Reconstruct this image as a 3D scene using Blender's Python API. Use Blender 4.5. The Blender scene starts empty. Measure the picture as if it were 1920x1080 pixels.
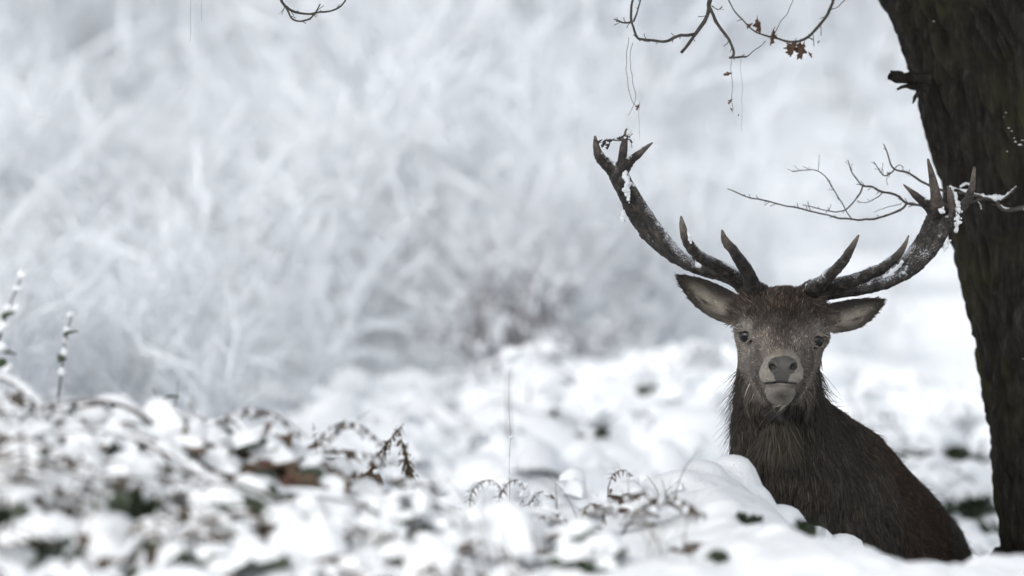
# A red deer stag behind a snowy bank, beside a tree trunk, in a snowbound wood.
import bpy, math
import numpy as np
from mathutils import Vector
from mathutils.kdtree import KDTree

SC = bpy.context.scene
COL = SC.collection

# ---------------------------------------------------------------- camera, sky, sun, exposure
CAM_DIST = 14.0          # metres from the lens to the stag's face
CAM_Z = 1.66
PXM = 800.0              # photograph pixels per metre at the stag
cam_data = bpy.data.cameras.new('camera')
cam = bpy.data.objects.new('camera', cam_data)
COL.objects.link(cam)
cam.location = (0, -CAM_DIST, CAM_Z)
cam.rotation_euler = (math.radians(90), 0, 0)
cam_data.sensor_width = 36.0
cam_data.lens = 36.0 * CAM_DIST / (1920.0 / PXM)
cam_data.clip_start = 0.5
cam_data.clip_end = 1500
cam_data.dof.use_dof = True
cam_data.dof.focus_distance = CAM_DIST - 0.08
cam_data.dof.aperture_fstop = 2.5
cam_data.dof.aperture_blades = 0
SC.camera = cam

SUN_EL, SUN_AZ = math.radians(36), math.radians(-152)     # veiled sun, high, behind the camera's left shoulder
world = bpy.data.worlds.new('World'); SC.world = world; world.use_nodes = True
wt = world.node_tree
for n in list(wt.nodes): wt.nodes.remove(n)
w_out = wt.nodes.new('ShaderNodeOutputWorld'); w_bg = wt.nodes.new('ShaderNodeBackground')
w_sky = wt.nodes.new('ShaderNodeTexSky'); w_sky.sky_type = 'NISHITA'; w_sky.sun_disc = False
w_sky.sun_elevation = SUN_EL; w_sky.sun_rotation = SUN_AZ
w_sky.air_density = 1.0; w_sky.dust_density = 2.0; w_sky.ozone_density = 1.0
w_hsv = wt.nodes.new('ShaderNodeHueSaturation'); w_hsv.inputs['Hue'].default_value = 0.49; w_hsv.inputs['Saturation'].default_value = 0.25   # overcast: grey, not blue
wt.links.new(w_sky.outputs['Color'], w_hsv.inputs['Color'])
wt.links.new(w_hsv.outputs['Color'], w_bg.inputs['Color'])
w_bg.inputs['Strength'].default_value = 0.14
wt.links.new(w_bg.outputs['Background'], w_out.inputs['Surface'])
sun_data = bpy.data.lights.new('sun', 'SUN'); sun_data.energy = 0.85; sun_data.angle = math.radians(40); sun_data.color = (1.0, 0.995, 0.985)
sun = bpy.data.objects.new('sun', sun_data); COL.objects.link(sun)
sun_dir = Vector((math.sin(SUN_AZ) * math.cos(SUN_EL), math.cos(SUN_AZ) * math.cos(SUN_EL), math.sin(SUN_EL)))
sun.rotation_euler = sun_dir.to_track_quat('Z', 'Y').to_euler()
sun.location = (0, 0, 30)
SC.view_settings.view_transform = 'Standard'; SC.view_settings.look = 'None'
SC.view_settings.exposure = 0.80; SC.view_settings.gamma = 1.0; SC.view_settings.use_curve_mapping = False
SC.cycles.use_denoising = True
try: SC.cycles.denoiser = 'OPENIMAGEDENOISE'
except Exception: pass
SC.cycles.max_bounces = 10; SC.cycles.diffuse_bounces = 6; SC.cycles.glossy_bounces = 2
SC.cycles.transmission_bounces = 4; SC.cycles.volume_bounces = 3; SC.cycles.transparent_max_bounces = 8
SC.cycles.use_adaptive_sampling = False

# ---------------------------------------------------------------- helpers
def P(px, py, d=0.0):
    """World point that stands d metres behind the stag's face plane and shows at photograph pixel (px, py)."""
    k = (CAM_DIST + d) / CAM_DIST
    return np.array([(px - 960.0) / PXM * k, d, CAM_Z - (py - 540.0) / PXM * k])

def pts(seq): return np.array([P(*p) for p in seq])

def _hash(ix, iy, iz, seed):
    h = (ix * 374761393 + iy * 668265263 + iz * 2147483647 + seed * 974634777) & 0xFFFFFFFF
    h = ((h ^ (h >> 13)) * 1274126177) & 0xFFFFFFFF
    return (h ^ (h >> 16)) & 0xFFFFFFFF

def perlin(p, seed=0):
    """Vectorised gradient noise, p (...,3), about -1..1."""
    p = np.asarray(p, dtype=np.float64)
    i = np.floor(p).astype(np.int64); f = p - i
    u = f * f * f * (f * (f * 6 - 15) + 10)
    res = 0
    for dx in (0, 1):
        for dy in (0, 1):
            for dz in (0, 1):
                h = _hash(i[..., 0] + dx, i[..., 1] + dy, i[..., 2] + dz, seed)
                gx = ((h & 255) / 127.5 - 1); gy = (((h >> 8) & 255) / 127.5 - 1); gz = (((h >> 16) & 255) / 127.5 - 1)
                d = gx * (f[..., 0] - dx) + gy * (f[..., 1] - dy) + gz * (f[..., 2] - dz)
                w = (u[..., 0] if dx else 1 - u[..., 0]) * (u[..., 1] if dy else 1 - u[..., 1]) * (u[..., 2] if dz else 1 - u[..., 2])
                res = res + w * d
    return res * 1.1

def fbm(p, octaves=4, seed=0, gain=0.5):
    p = np.asarray(p, dtype=np.float64); r = 0; a = 1.0; n = 0
    for o in range(octaves):
        r = r + a * perlin(p * (2.03 ** o) + 17.3 * o, seed + o); n += a; a *= gain
    return r / n

def noise2(x, y, s, seed=0, octaves=3):
    return fbm(np.stack([np.asarray(x, float) * s, np.asarray(y, float) * s, np.full(np.shape(x), 0.37 + seed)], -1), octaves, seed)

def smooth(a, b, x):
    t = np.clip((np.asarray(x, float) - a) / (b - a), 0, 1)
    return t * t * (3 - 2 * t)

def unit(v):
    v = np.asarray(v, float)
    return v / np.maximum(np.linalg.norm(v, axis=-1, keepdims=True), 1e-9)

def link(o, parent=None):
    COL.objects.link(o)
    if parent is not None:
        o.parent = parent
        o.matrix_parent_inverse = parent.matrix_basis.inverted()
    return o

def make_mesh(name, verts, faces, materials=(), smooth_shade=True, mat_index=None, attrs=None):
    me = bpy.data.meshes.new(name)
    verts = np.asarray(verts, dtype=np.float32)
    if isinstance(faces, np.ndarray):
        nf, k = faces.shape
        me.vertices.add(len(verts)); me.vertices.foreach_set('co', verts.ravel())
        me.loops.add(nf * k); me.loops.foreach_set('vertex_index', faces.astype(np.int32).ravel())
        me.polygons.add(nf); me.polygons.foreach_set('loop_start', np.arange(nf, dtype=np.int32) * k)
        me.update(calc_edges=True)
    else:
        me.from_pydata(verts.tolist(), [], faces)
    for m in materials: me.materials.append(m)
    if mat_index is not None: me.polygons.foreach_set('material_index', np.asarray(mat_index, dtype=np.int32))
    if attrs:
        for key, val in attrs.items():
            val = np.asarray(val, dtype=np.float32)
            if val.ndim == 1:
                a = me.attributes.new(key, 'FLOAT', 'POINT'); a.data.foreach_set('value', val)
            else:
                if val.shape[1] == 3: val = np.concatenate([val, np.ones((len(val), 1), np.float32)], 1)
                a = me.attributes.new(key, 'FLOAT_COLOR', 'POINT'); a.data.foreach_set('color', val.ravel())
    me.polygons.foreach_set('use_smooth', np.full(len(me.polygons), bool(smooth_shade)))
    me.validate()
    me.update()
    return me

def mesh_object(name, me, parent=None): return link(bpy.data.objects.new(name, me), parent)

def empty(name, loc, parent=None):
    o = bpy.data.objects.new(name, None); o.location = tuple(float(c) for c in loc); o.empty_display_size = 0.2
    return link(o, parent)

def tag(o, label=None, category=None, group=None, kind=None):
    if label: o['label'] = label
    if category: o['category'] = category
    if group: o['group'] = group
    if kind: o['kind'] = kind
    return o

def spline(p, n):
    """Catmull-Rom through the rows of p (any number of columns), n samples, spaced by length of the first three columns."""
    p = np.asarray(p, float)
    if len(p) == 2: p = np.stack([p[0], p.mean(0), p[1]])
    q = np.concatenate([[2 * p[0] - p[1]], p, [2 * p[-1] - p[-2]]])
    out = []
    for i in range(1, len(q) - 2):
        t = np.linspace(0, 1, 12, endpoint=False)[:, None]
        a, b, c, d = q[i - 1], q[i], q[i + 1], q[i + 2]
        out.append(0.5 * (2 * b + (c - a) * t + (2 * a - 5 * b + 4 * c - d) * t ** 2 + (3 * b - a - 3 * c + d) * t ** 3))
    out = np.concatenate(out + [p[-1:]])
    s = np.concatenate([[0], np.cumsum(np.linalg.norm(np.diff(out[:, :3], axis=0), axis=1))])
    t = np.linspace(0, s[-1], n)
    return np.stack([np.interp(t, s, out[:, k]) for k in range(out.shape[1])], 1)

def tube(path, radii, sides=8, cap=True):
    """Swept tube with a parallel-transported frame; returns verts, quads."""
    path = np.asarray(path, float); n = len(path); radii = np.broadcast_to(np.asarray(radii, float), (n,))
    tan = np.gradient(path, axis=0); tan = unit(tan)
    ref = np.array([0, 0, 1.0]) if abs(tan[0, 2]) < 0.9 else np.array([1.0, 0, 0])
    nrm = np.zeros_like(path); v = unit(np.cross(tan[0], ref)); 
    for i in range(n):
        v = v - tan[i] * np.dot(v, tan[i]); v = v / max(np.linalg.norm(v), 1e-9); nrm[i] = v
    bi = np.cross(tan, nrm)
    a = np.linspace(0, 2 * np.pi, sides, endpoint=False)
    ring = nrm[:, None] * np.cos(a)[None, :, None] + bi[:, None] * np.sin(a)[None, :, None]
    verts = (path[:, None] + ring * radii[:, None, None]).reshape(-1, 3)
    i = np.arange(n - 1)[:, None] * sides; j = np.arange(sides)[None]; j2 = (j + 1) % sides
    faces = np.stack([i + j, i + j2, i + sides + j2, i + sides + j], -1).reshape(-1, 4)
    return verts, faces

class Build:
    """Collects vertices and quads (triangles repeat their last corner's index as a degenerate-free list)."""
    def __init__(self): self.v = []; self.f = []; self.m = []; self.n = 0; self.a = []
    def add(self, verts, faces, mat=0, attr=None):
        verts = np.asarray(verts, float); faces = np.asarray(faces)
        self.v.append(verts); self.f.append(faces + self.n); self.m.append(np.full(len(faces), mat)); self.n += len(verts)
        self.a.append(np.zeros(len(verts)) if attr is None else np.broadcast_to(attr, (len(verts),)))
    def mesh(self, name, materials, smooth_shade=True, attr_name=None):
        f = np.concatenate(self.f)
        return make_mesh(name, np.concatenate(self.v), f, materials, smooth_shade, np.concatenate(self.m),
                         {attr_name: np.concatenate(self.a)} if attr_name else None)

def instance_quads(tv, tf, mats, offs):
    """Template verts (k,3), faces, (n,3,3) matrices, (n,3) offsets -> joined verts, faces."""
    n, k = len(offs), len(tv)
    v = np.einsum('nij,kj->nki', mats, tv) + offs[:, None]
    f = tf[None] + (np.arange(n) * k)[:, None, None]
    return v.reshape(-1, 3), f.reshape(-1, tf.shape[1])

def frames(zdir, spin):
    """Rotation matrices whose third column is zdir, turned by spin about it."""
    z = unit(zdir); ref = np.where(np.abs(z[:, 2:3]) < 0.95, np.array([[0, 0, 1.0]]), np.array([[1.0, 0, 0]]))
    x = unit(np.cross(ref, z)); y = np.cross(z, x)
    c, s = np.cos(spin)[:, None], np.sin(spin)[:, None]
    return np.stack([x * c + y * s, -x * s + y * c, z], -1)

# ---- signed distance modelling: primitives are blended on a grid and meshed with surface nets
class Field:
    def __init__(self, xs, ys, zs):
        self.xs, self.ys, self.zs = [np.asarray(a, np.float32) for a in (xs, ys, zs)]
        self.f = np.full((len(xs), len(ys), len(zs)), 0.2, np.float32)
    def block(self, lo, hi, pad):
        sl = []
        for a, l, h in zip((self.xs, self.ys, self.zs), lo, hi):
            i0 = max(int(np.searchsorted(a, l - pad)) - 1, 0); i1 = min(int(np.searchsorted(a, h + pad)) + 1, len(a))
            sl.append(slice(i0, max(i1, i0)))
        X, Y, Z = np.meshgrid(self.xs[sl[0]], self.ys[sl[1]], self.zs[sl[2]], indexing='ij', sparse=True)
        return tuple(sl), X, Y, Z
    def union(self, sl, d, k):
        a = self.f[sl]; h = np.clip(0.5 + 0.5 * (a - d) / k, 0, 1)
        self.f[sl] = a + (d - a) * h - k * h * (1 - h)
    def carve(self, sl, d, k):
        a = self.f[sl]; b = -d; h = np.clip(0.5 + 0.5 * (a - b) / k, 0, 1)
        self.f[sl] = b + (a - b) * h + k * h * (1 - h)
    def cone(self, a, b, ra, rb, k=0.02, sub=False, squash=None):
        a = np.asarray(a, float); b = np.asarray(b, float); r = max(ra, rb)
        sl, X, Y, Z = self.block(np.minimum(a, b) - r, np.maximum(a, b) + r, k + 0.03)
        ab = b - a; L2 = float(ab @ ab) + 1e-12
        t = np.clip(((X - a[0]) * ab[0] + (Y - a[1]) * ab[1] + (Z - a[2]) * ab[2]) / L2, 0, 1)
        dx, dy, dz = X - (a[0] + ab[0] * t), Y - (a[1] + ab[1] * t), Z - (a[2] + ab[2] * t)
        d = np.sqrt(dx * dx + dy * dy + dz * dz) - (ra + (rb - ra) * t)
        (self.carve if sub else self.union)(sl, d, k)
    def chain(self, p, r, k=0.02, n=None):
        q = spline(np.column_stack([p, r]), n or 4 * len(p))
        R = q[:, 3].max(); sl, X, Y, Z = self.block(q[:, :3].min(0) - R, q[:, :3].max(0) + R, k + 0.03)
        best = None
        for i in range(len(q) - 1):
            a = q[i, :3]; ab = q[i + 1, :3] - a; L2 = float(ab @ ab) + 1e-12
            t = np.clip(((X - a[0]) * ab[0] + (Y - a[1]) * ab[1] + (Z - a[2]) * ab[2]) / L2, 0, 1)
            d = np.sqrt((X - (a[0] + ab[0] * t)) ** 2 + (Y - (a[1] + ab[1] * t)) ** 2 + (Z - (a[2] + ab[2] * t)) ** 2) - (q[i, 3] + (q[i + 1, 3] - q[i, 3]) * t)
            best = d if best is None else np.minimum(best, d)
        self.union(sl, best, k)
    def ball(self, c, r, k=0.02, sub=False, axes=None):
        c = np.asarray(c, float); r = np.broadcast_to(np.asarray(r, float), (3,)); R = float(max(r))
        sl, X, Y, Z = self.block(c - R, c + R, k + 0.03)
        x, y, z = X - c[0], Y - c[1], Z - c[2]
        if axes is not None:
            A = np.asarray(axes, float)
            x, y, z = (A[0, 0] * x + A[0, 1] * y + A[0, 2] * z, A[1, 0] * x + A[1, 1] * y + A[1, 2] * z, A[2, 0] * x + A[2, 1] * y + A[2, 2] * z)
        k0 = np.sqrt((x / r[0]) ** 2 + (y / r[1]) ** 2 + (z / r[2]) ** 2) + 1e-6
        k1 = np.sqrt((x / r[0] ** 2) ** 2 + (y / r[1] ** 2) ** 2 + (z / r[2] ** 2) ** 2) + 1e-6
        d = k0 * (k0 - 1) / k1
        (self.carve if sub else self.union)(sl, d, k)
    def torus(self, c, axis, R, r, k=0.01, stretch=1.0):
        c = np.asarray(c, float); n = unit(axis)
        sl, X, Y, Z = self.block(c - R * stretch - r, c + R * stretch + r, k + 0.02)
        x, y, z = X - c[0], Y - c[1], Z - c[2]
        h = x * n[0] + y * n[1] + z * n[2]
        q = np.sqrt(np.maximum((x - h * n[0]) ** 2 + (y - h * n[1]) ** 2 + ((z - h * n[2]) * stretch) ** 2, 1e-12)) - R
        self.union(sl, np.sqrt(q * q + h * h) - r, k)
    def nets(self):
        f = self.f; s = f < 0
        c = [s[i:s.shape[0] - 1 + i, j:s.shape[1] - 1 + j, k:s.shape[2] - 1 + k] for i in (0, 1) for j in (0, 1) for k in (0, 1)]
        cnt = np.zeros(c[0].shape, np.int8)
        for q in c: cnt += q
        act = (cnt > 0) & (cnt < 8)
        I, J, K = np.nonzero(act)
        idx = np.full(act.shape, -1, np.int64); idx[I, J, K] = np.arange(len(I))
        val = np.stack([f[I + i, J + j, K + k] for i in (0, 1) for j in (0, 1) for k in (0, 1)], 1).astype(np.float64)
        corner = np.array([(i, j, k) for i in (0, 1) for j in (0, 1) for k in (0, 1)], float)
        acc = np.zeros((len(I), 3)); num = np.zeros(len(I))
        for a in range(8):
            for b in range(a + 1, 8):
                if np.abs(corner[a] - corner[b]).sum() != 1: continue
                m = (val[:, a] < 0) != (val[:, b] < 0)
                t = np.where(m, val[:, a] / np.where(m, val[:, a] - val[:, b], 1), 0)
                acc += np.where(m[:, None], corner[a] + (corner[b] - corner[a]) * t[:, None], 0); num += m
        q = acc / num[:, None]
        v = np.stack([self.xs[I] + q[:, 0] * (self.xs[I + 1] - self.xs[I]), self.ys[J] + q[:, 1] * (self.ys[J + 1] - self.ys[J]),
                      self.zs[K] + q[:, 2] * (self.zs[K + 1] - self.zs[K])], 1)
        quads = []
        for ax in range(3):
            a = [slice(None)] * 3; b = [slice(None)] * 3; a[ax] = slice(0, -1); b[ax] = slice(1, None)
            sa, sb = s[tuple(a)], s[tuple(b)]
            e = np.argwhere(sa != sb)
            o1, o2 = [(1, 2), (2, 0), (0, 1)][ax]
            e = e[(e[:, o1] > 0) & (e[:, o2] > 0) & (e[:, o1] < s.shape[o1] - 1) & (e[:, o2] < s.shape[o2] - 1)]
            inside = sa[e[:, 0], e[:, 1], e[:, 2]]
            d1 = np.zeros(3, int); d1[o1] = 1; d2 = np.zeros(3, int); d2[o2] = 1
            g = [idx[tuple((e - d).T)] for d in (d1 + d2, d2, d1 * 0, d1)]
            quad = np.stack(g, 1); quad[~inside] = quad[~inside][:, ::-1]
            quads.append(quad)
        fc = np.concatenate(quads); fc = fc[(fc >= 0).all(1)]
        return v, fc

def axis_grid(*spans):
    """spans: (start, stop, step) joined end to end into one rising coordinate array."""
    out = []
    for a, b, h in spans: out.append(np.linspace(a, b, max(int(round((b - a) / h)), 1), endpoint=False))
    return np.concatenate(out + [[spans[-1][1]]])

def laplacian(v, f, rounds=2, lam=0.5):
    n = len(v)
    for _ in range(rounds):
        acc = np.zeros((n, 3)); c = np.zeros(n)
        for a in range(4):
            i, j = f[:, a], f[:, (a + 1) % 4]
            for q in range(3):
                acc[:, q] += np.bincount(i, v[j, q], n) + np.bincount(j, v[i, q], n)
            c += np.bincount(i, minlength=n) + np.bincount(j, minlength=n)
        v = v + lam * (acc / np.maximum(c, 1)[:, None] - v)
    return v

def vertex_normals(v, f):
    n = np.cross(v[f[:, 2]] - v[f[:, 0]], v[f[:, 3]] - v[f[:, 1]])
    out = np.zeros_like(v)
    for a in range(4):
        for q in range(3): out[:, q] += np.bincount(f[:, a], n[:, q], len(v))
    return unit(out)

# ---------------------------------------------------------------- materials
def material(name, build):
    m = bpy.data.materials.new(name); m.use_nodes = True
    nt = m.node_tree
    for n in list(nt.nodes): nt.nodes.remove(n)
    out = nt.nodes.new('ShaderNodeOutputMaterial'); bs = nt.nodes.new('ShaderNodeBsdfPrincipled')
    nt.links.new(bs.outputs['BSDF'], out.inputs['Surface'])
    build(nt, bs)
    return m

def ramp(nt, fac, stops):
    r = nt.nodes.new('ShaderNodeValToRGB')
    el = r.color_ramp.elements
    while len(el) < len(stops): el.new(0.5)
    for e, (p, c) in zip(el, stops): e.position = p; e.color = (*c, 1)
    nt.links.new(fac, r.inputs['Fac'])
    return r.outputs['Color']

def tex_noise(nt, scale, detail=4, rough=0.55, vec=None, dist=0.0):
    n = nt.nodes.new('ShaderNodeTexNoise'); n.inputs['Scale'].default_value = scale
    n.inputs['Detail'].default_value = detail; n.inputs['Roughness'].default_value = rough; n.inputs['Distortion'].default_value = dist
    if vec is not None: nt.links.new(vec, n.inputs['Vector'])
    return n.outputs['Fac']

def coords(nt, scale=None):
    t = nt.nodes.new('ShaderNodeNewGeometry').outputs['Position']
    if scale is None: return t
    m = nt.nodes.new('ShaderNodeMapping'); m.inputs['Scale'].default_value = scale
    nt.links.new(t, m.inputs['Vector'])
    return m.outputs['Vector']

def mixc(nt, fac, a, b):
    m = nt.nodes.new('ShaderNodeMix'); m.data_type = 'RGBA'
    if isinstance(fac, float): m.inputs['Factor'].default_value = fac
    else: nt.links.new(fac, m.inputs['Factor'])
    for s, v in (('A', a), ('B', b)):
        sock = [i for i in m.inputs if i.name == s and i.type == 'RGBA'][0]
        if isinstance(v, tuple): sock.default_value = (*v, 1)
        else: nt.links.new(v, sock)
    return [o for o in m.outputs if o.type == 'RGBA'][0]

def math_node(nt, op, a, b=None, clamp=False):
    m = nt.nodes.new('ShaderNodeMath'); m.operation = op; m.use_clamp = clamp
    for i, v in enumerate((a, b)):
        if v is None: continue
        if isinstance(v, (int, float)): m.inputs[i].default_value = v
        else: nt.links.new(v, m.inputs[i])
    return m.outputs[0]

def bump(nt, bs, height, strength, dist=0.01):
    b = nt.nodes.new('ShaderNodeBump'); b.inputs['Strength'].default_value = strength; b.inputs['Distance'].default_value = dist
    nt.links.new(height, b.inputs['Height']); nt.links.new(b.outputs['Normal'], bs.inputs['Normal'])

def attr(nt, name, out='Fac'):
    a = nt.nodes.new('ShaderNodeAttribute'); a.attribute_name = name
    return a.outputs[out]

def set_(nt, bs, **kw):
    for k, v in kw.items():
        sock = bs.inputs[k.replace('_', ' ')]
        if isinstance(v, (int, float)): sock.default_value = v
        elif isinstance(v, tuple): sock.default_value = (*v, 1)
        else: nt.links.new(v, sock)

def m_snow(nt, bs):
    n = tex_noise(nt, 9.0, 5, 0.6, coords(nt))
    set_(nt, bs, Base_Color=ramp(nt, n, [(0.3, (0.80, 0.825, 0.85)), (0.7, (0.86, 0.875, 0.89))]), Roughness=0.75)
    bs.inputs['Specular IOR Level'].default_value = 0.25
    bump(nt, bs, tex_noise(nt, 150.0, 5, 0.7, coords(nt)), 0.6, 0.007)
SNOW = material('snow', m_snow)

def plain(name, c0, c1, rough=0.7, scale=20.0, bmp=0.3):
    def b(nt, bs):
        n = tex_noise(nt, scale, 5, 0.6, coords(nt))
        set_(nt, bs, Base_Color=ramp(nt, n, [(0.32, c0), (0.68, c1)]), Roughness=rough)
        if bmp: bump(nt, bs, tex_noise(nt, scale * 6, 3, 0.6, coords(nt)), bmp, 0.004)
    return material(name, b)
# ---------------------------------------------------------------- the stag
stag = empty('stag', (0.95, 0.35, 0.0))
tag(stag, 'dark brown antlered stag facing the camera beside the tree trunk, shaggy neck, behind the snow', 'deer')

def W(px): return px / PXM         # photograph pixels at the stag's distance -> metres

EYE_L, EYE_R = P(1401, 629, -0.050), P(1528, 638, -0.045)
NOSE = P(1467, 690, -0.275)

def ear_frame(base, tip, lean, wmax, bias):
    L = np.linalg.norm(tip - base); u = (tip - base) / L
    n = unit(lean - u * (lean @ u)); v = np.cross(n, u)
    return base, L, u, n, (v if v[2] > 0 else -v), wmax, bias
EARS = [ear_frame(P(1391, 588, 0.035), P(1269, 516, 0.055), np.array([-0.25, -0.93, -0.12]), 0.0395, -0.007),
        ear_frame(P(1543, 598, 0.035), P(1660, 563, 0.055), np.array([0.25, -0.93, -0.12]), 0.0375, -0.010)]
def ear_width(t, wmax): return wmax * np.maximum(np.sin(np.pi * (0.27 + 0.73 * np.clip(t, 0, 1))), 1e-4) ** 0.72

def build_body():
    F = Field(axis_grid((0.20, 0.375, 0.01), (0.375, 0.905, 0.003), (0.905, 1.25, 0.01)),
              axis_grid((-0.325, 0.11, 0.003), (0.11, 0.25, 0.006), (0.25, 1.75, 0.011)),
              axis_grid((-0.32, 1.33, 0.011), (1.33, 1.72, 0.003)))
    # trunk of the body, running away from the lens and to the right
    F.chain([P(1500, 985, 0.28), P(1545, 1010, 0.50), P(1600, 1065, 0.85), P(1640, 1110, 1.15), P(1652, 1145, 1.36)],
            [0.185, 0.215, 0.225, 0.225, 0.18], 0.05, 14)
    F.chain([P(1535, 845, 0.30), P(1580, 885, 0.48), P(1632, 950, 0.75), P(1680, 1008, 1.05), P(1702, 1060, 1.30)],
            [0.095, 0.118, 0.125, 0.135, 0.13], 0.05, 12)
    F.ball(P(1450, 1010, 0.27), (0.12, 0.14, 0.22), 0.06)                # shoulders
    F.ball(P(1590, 1010, 0.34), (0.11, 0.15, 0.22), 0.06)
    F.ball(P(1740, 1105, 1.25), (0.11, 0.17, 0.19), 0.06)                # haunches
    F.ball(P(1575, 1125, 1.22), (0.11, 0.17, 0.19), 0.06)
    F.cone(P(1668, 1095, 1.50), P(1672, 1160, 1.57), 0.035, 0.02, 0.02)  # tail
    # neck, deep and shaggy
    F.chain([P(1465, 640, 0.075), P(1459, 700, 0.085), P(1460, 770, 0.09), P(1472, 850, 0.13), P(1494, 940, 0.22)],
            [0.080, 0.086, 0.100, 0.118, 0.160], 0.04, 14)
    F.chain([P(1476, 650, 0.13), P(1480, 735, 0.18), P(1508, 830, 0.30)], [0.052, 0.058, 0.092], 0.05, 8)
    # legs: near-vertical cannon bones, jointed
    def leg(p, r): F.chain(np.array(p), r, 0.02, 22)
    for x0, y0 in ((0.60, 0.22), (0.83, 0.30)):
        leg([(x0, y0 + 0.05, 0.98), (x0, y0 + 0.06, 0.72), (x0, y0, 0.44), (x0, y0 + 0.01, 0.20), (x0, y0, 0.09), (x0, y0 - 0.03, 0.02)],
            [0.10, 0.062, 0.036, 0.024, 0.028, 0.033])
    for x0, y0 in ((0.83, 1.32), (1.02, 1.36)):
        leg([(x0, y0, 0.82), (x0, y0 - 0.09, 0.58), (x0, y0 + 0.16, 0.33), (x0, y0 + 0.13, 0.08), (x0, y0 + 0.12, -0.03), (x0, y0 + 0.09, -0.10)],
            [0.13, 0.085, 0.038, 0.025, 0.028, 0.033])
    # skull and face
    F.ball(P(1468, 605, 0.035), (0.080, 0.10, 0.073), 0.02)
    F.ball(P(1469, 578, 0.0), (0.060, 0.075, 0.040), 0.03)
    F.cone(P(1467, 612, -0.02), P(1467, 684, -0.235), 0.070, 0.036, 0.03)
    F.cone(P(1468, 590, -0.035), P(1468, 667, -0.235), 0.046, 0.024, 0.03)
    for s, e in ((-1, EYE_L), (1, EYE_R)):
        F.cone(P(1463 + s * 35, 655, 0.02), P(1463 + s * 22, 712, -0.16), 0.050, 0.032, 0.03)    # cheek and jaw
        F.cone(P(1467 + s * 58, 610, -0.02), P(1467 + s * 64, 628, 0.02), 0.026, 0.030, 0.025)   # brow ridge
        F.ball(P(1467 + s * 30, 668, -0.10), (0.030, 0.07, 0.030), 0.03)
        F.chain([P(1467 + s * 62, 606, -0.035), P(1467 + s * 47, 622, -0.075), P(1467 + s * 34, 648, -0.125), P(1467 + s * 27, 668, -0.18)], [0.020, 0.016, 0.015, 0.012], 0.018, 10)   # brow and facial crest
        F.cone(P(1460 + s * 32, 690, 0.02), P(1461 + s * 26, 735, -0.02), 0.048, 0.042, 0.04)
        F.cone(P(1467 + s * 54, 557, 0.01), P(1467 + s * 50, 590, 0.03), 0.031, 0.034, 0.02)     # pedicle
    F.ball(P(1464, 700, -0.232), (0.046, 0.045, 0.034), 0.02)            # muzzle
    F.ball(P(1446, 701, -0.245), (0.025, 0.03, 0.024), 0.015)            # upper lips
    F.ball(P(1484, 701, -0.245), (0.025, 0.03, 0.024), 0.015)
    F.ball(P(1467, 684, -0.256), (0.033, 0.026, 0.024), 0.014)           # nose pad
    F.ball(P(1463, 731, -0.216), (0.029, 0.040, 0.022), 0.010)           # chin
    F.cone(P(1463, 740, -0.20), P(1464, 730, -0.02), 0.026, 0.055, 0.03)
    # mouth line, nostrils, eye sockets
    for i in range(-6, 6):
        xa, xb = 1463 + i * 5.0, 1463 + (i + 1) * 5.0
        q = lambda x: P(x, 717 + 2.5 * ((x - 1463) / 33.0) ** 2, -0.266 + 0.036 * ((x - 1463) / 33.0) ** 2)
        F.cone(q(xa), q(xb), 0.0030, 0.0030, 0.003, sub=True)
    for s in (-1, 1):
        F.torus(P(1468 + s * 20, 686, -0.277), (s * 0.55, -1, 0.1), 0.0105, 0.0045, 0.006)
        F.ball(P(1468 + s * 20, 688, -0.281), (0.0095, 0.018, 0.0065), 0.004, sub=True,
               axes=[(0.9, 0, -s * -0.4), (0, 1, 0), (s * -0.4, 0, 0.9)])
    for s, e in ((-1, EYE_L), (1, EYE_R)):
        out = unit((s * 0.72, -0.69, 0.05))
        F.ball(e + out * 0.014, 0.0190, 0.004, sub=True)
        F.torus(e + out * 0.0090, out, 0.0195, 0.0042, 0.005, stretch=1.22)
        F.cone(e + out * 0.013 + np.array([-s * 0.016, -0.003, 0.011]), e + out * 0.012 + np.array([s * 0.012, 0, 0.014]), 0.0075, 0.0075, 0.006)
    # ears: cupped leaves
    for base, L, u, n, v, wmax, bias in EARS:
        tip = base + u * L
        c = (base + tip) / 2; R = L * 0.62 + 0.03
        sl, X, Y, Z = F.block(c - R, c + R, 0.01)
        x, y, z = X - base[0], Y - base[1], Z - base[2]
        t = (x * u[0] + y * u[1] + z * u[2]) / L
        vv = x * v[0] + y * v[1] + z * v[2]; ww = x * n[0] + y * n[1] + z * n[2]
        tc = np.clip(t, 0, 1)
        wid = ear_width(t, wmax)
        cen = bias * np.sin(np.pi * tc)
        a = (vv - cen) / np.maximum(wid, 0.004)
        cup = 0.020 * (a * a - 0.6) * (1 - 0.55 * tc) - 0.012 * np.sin(np.pi * tc) * (1 - a * a * 0.6)
        thick = 0.0052 - 0.002 * tc
        d = np.maximum(np.abs(ww - cup) - thick, (np.abs(vv - cen) - wid) * 0.8)
        d = np.maximum(d, np.maximum(-t, t - 1) * L)
        F.union(sl, d.astype(np.float32), 0.006)
        F.cone(base - u * 0.03 + n * -0.008, base + u * 0.025 + n * -0.010, 0.030, 0.018, 0.015)
    v, f = F.nets()
    v = laplacian(v, f, 2, 0.45)
    return v, f

body_v, body_f = build_body()
body_n = vertex_normals(body_v, body_f)

def pix(v):
    """Photograph pixel of world points."""
    k = CAM_DIST / (CAM_DIST + v[:, 1])
    return 960 + v[:, 0] * k * PXM, 540 + (CAM_Z - v[:, 2]) * k * PXM

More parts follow.
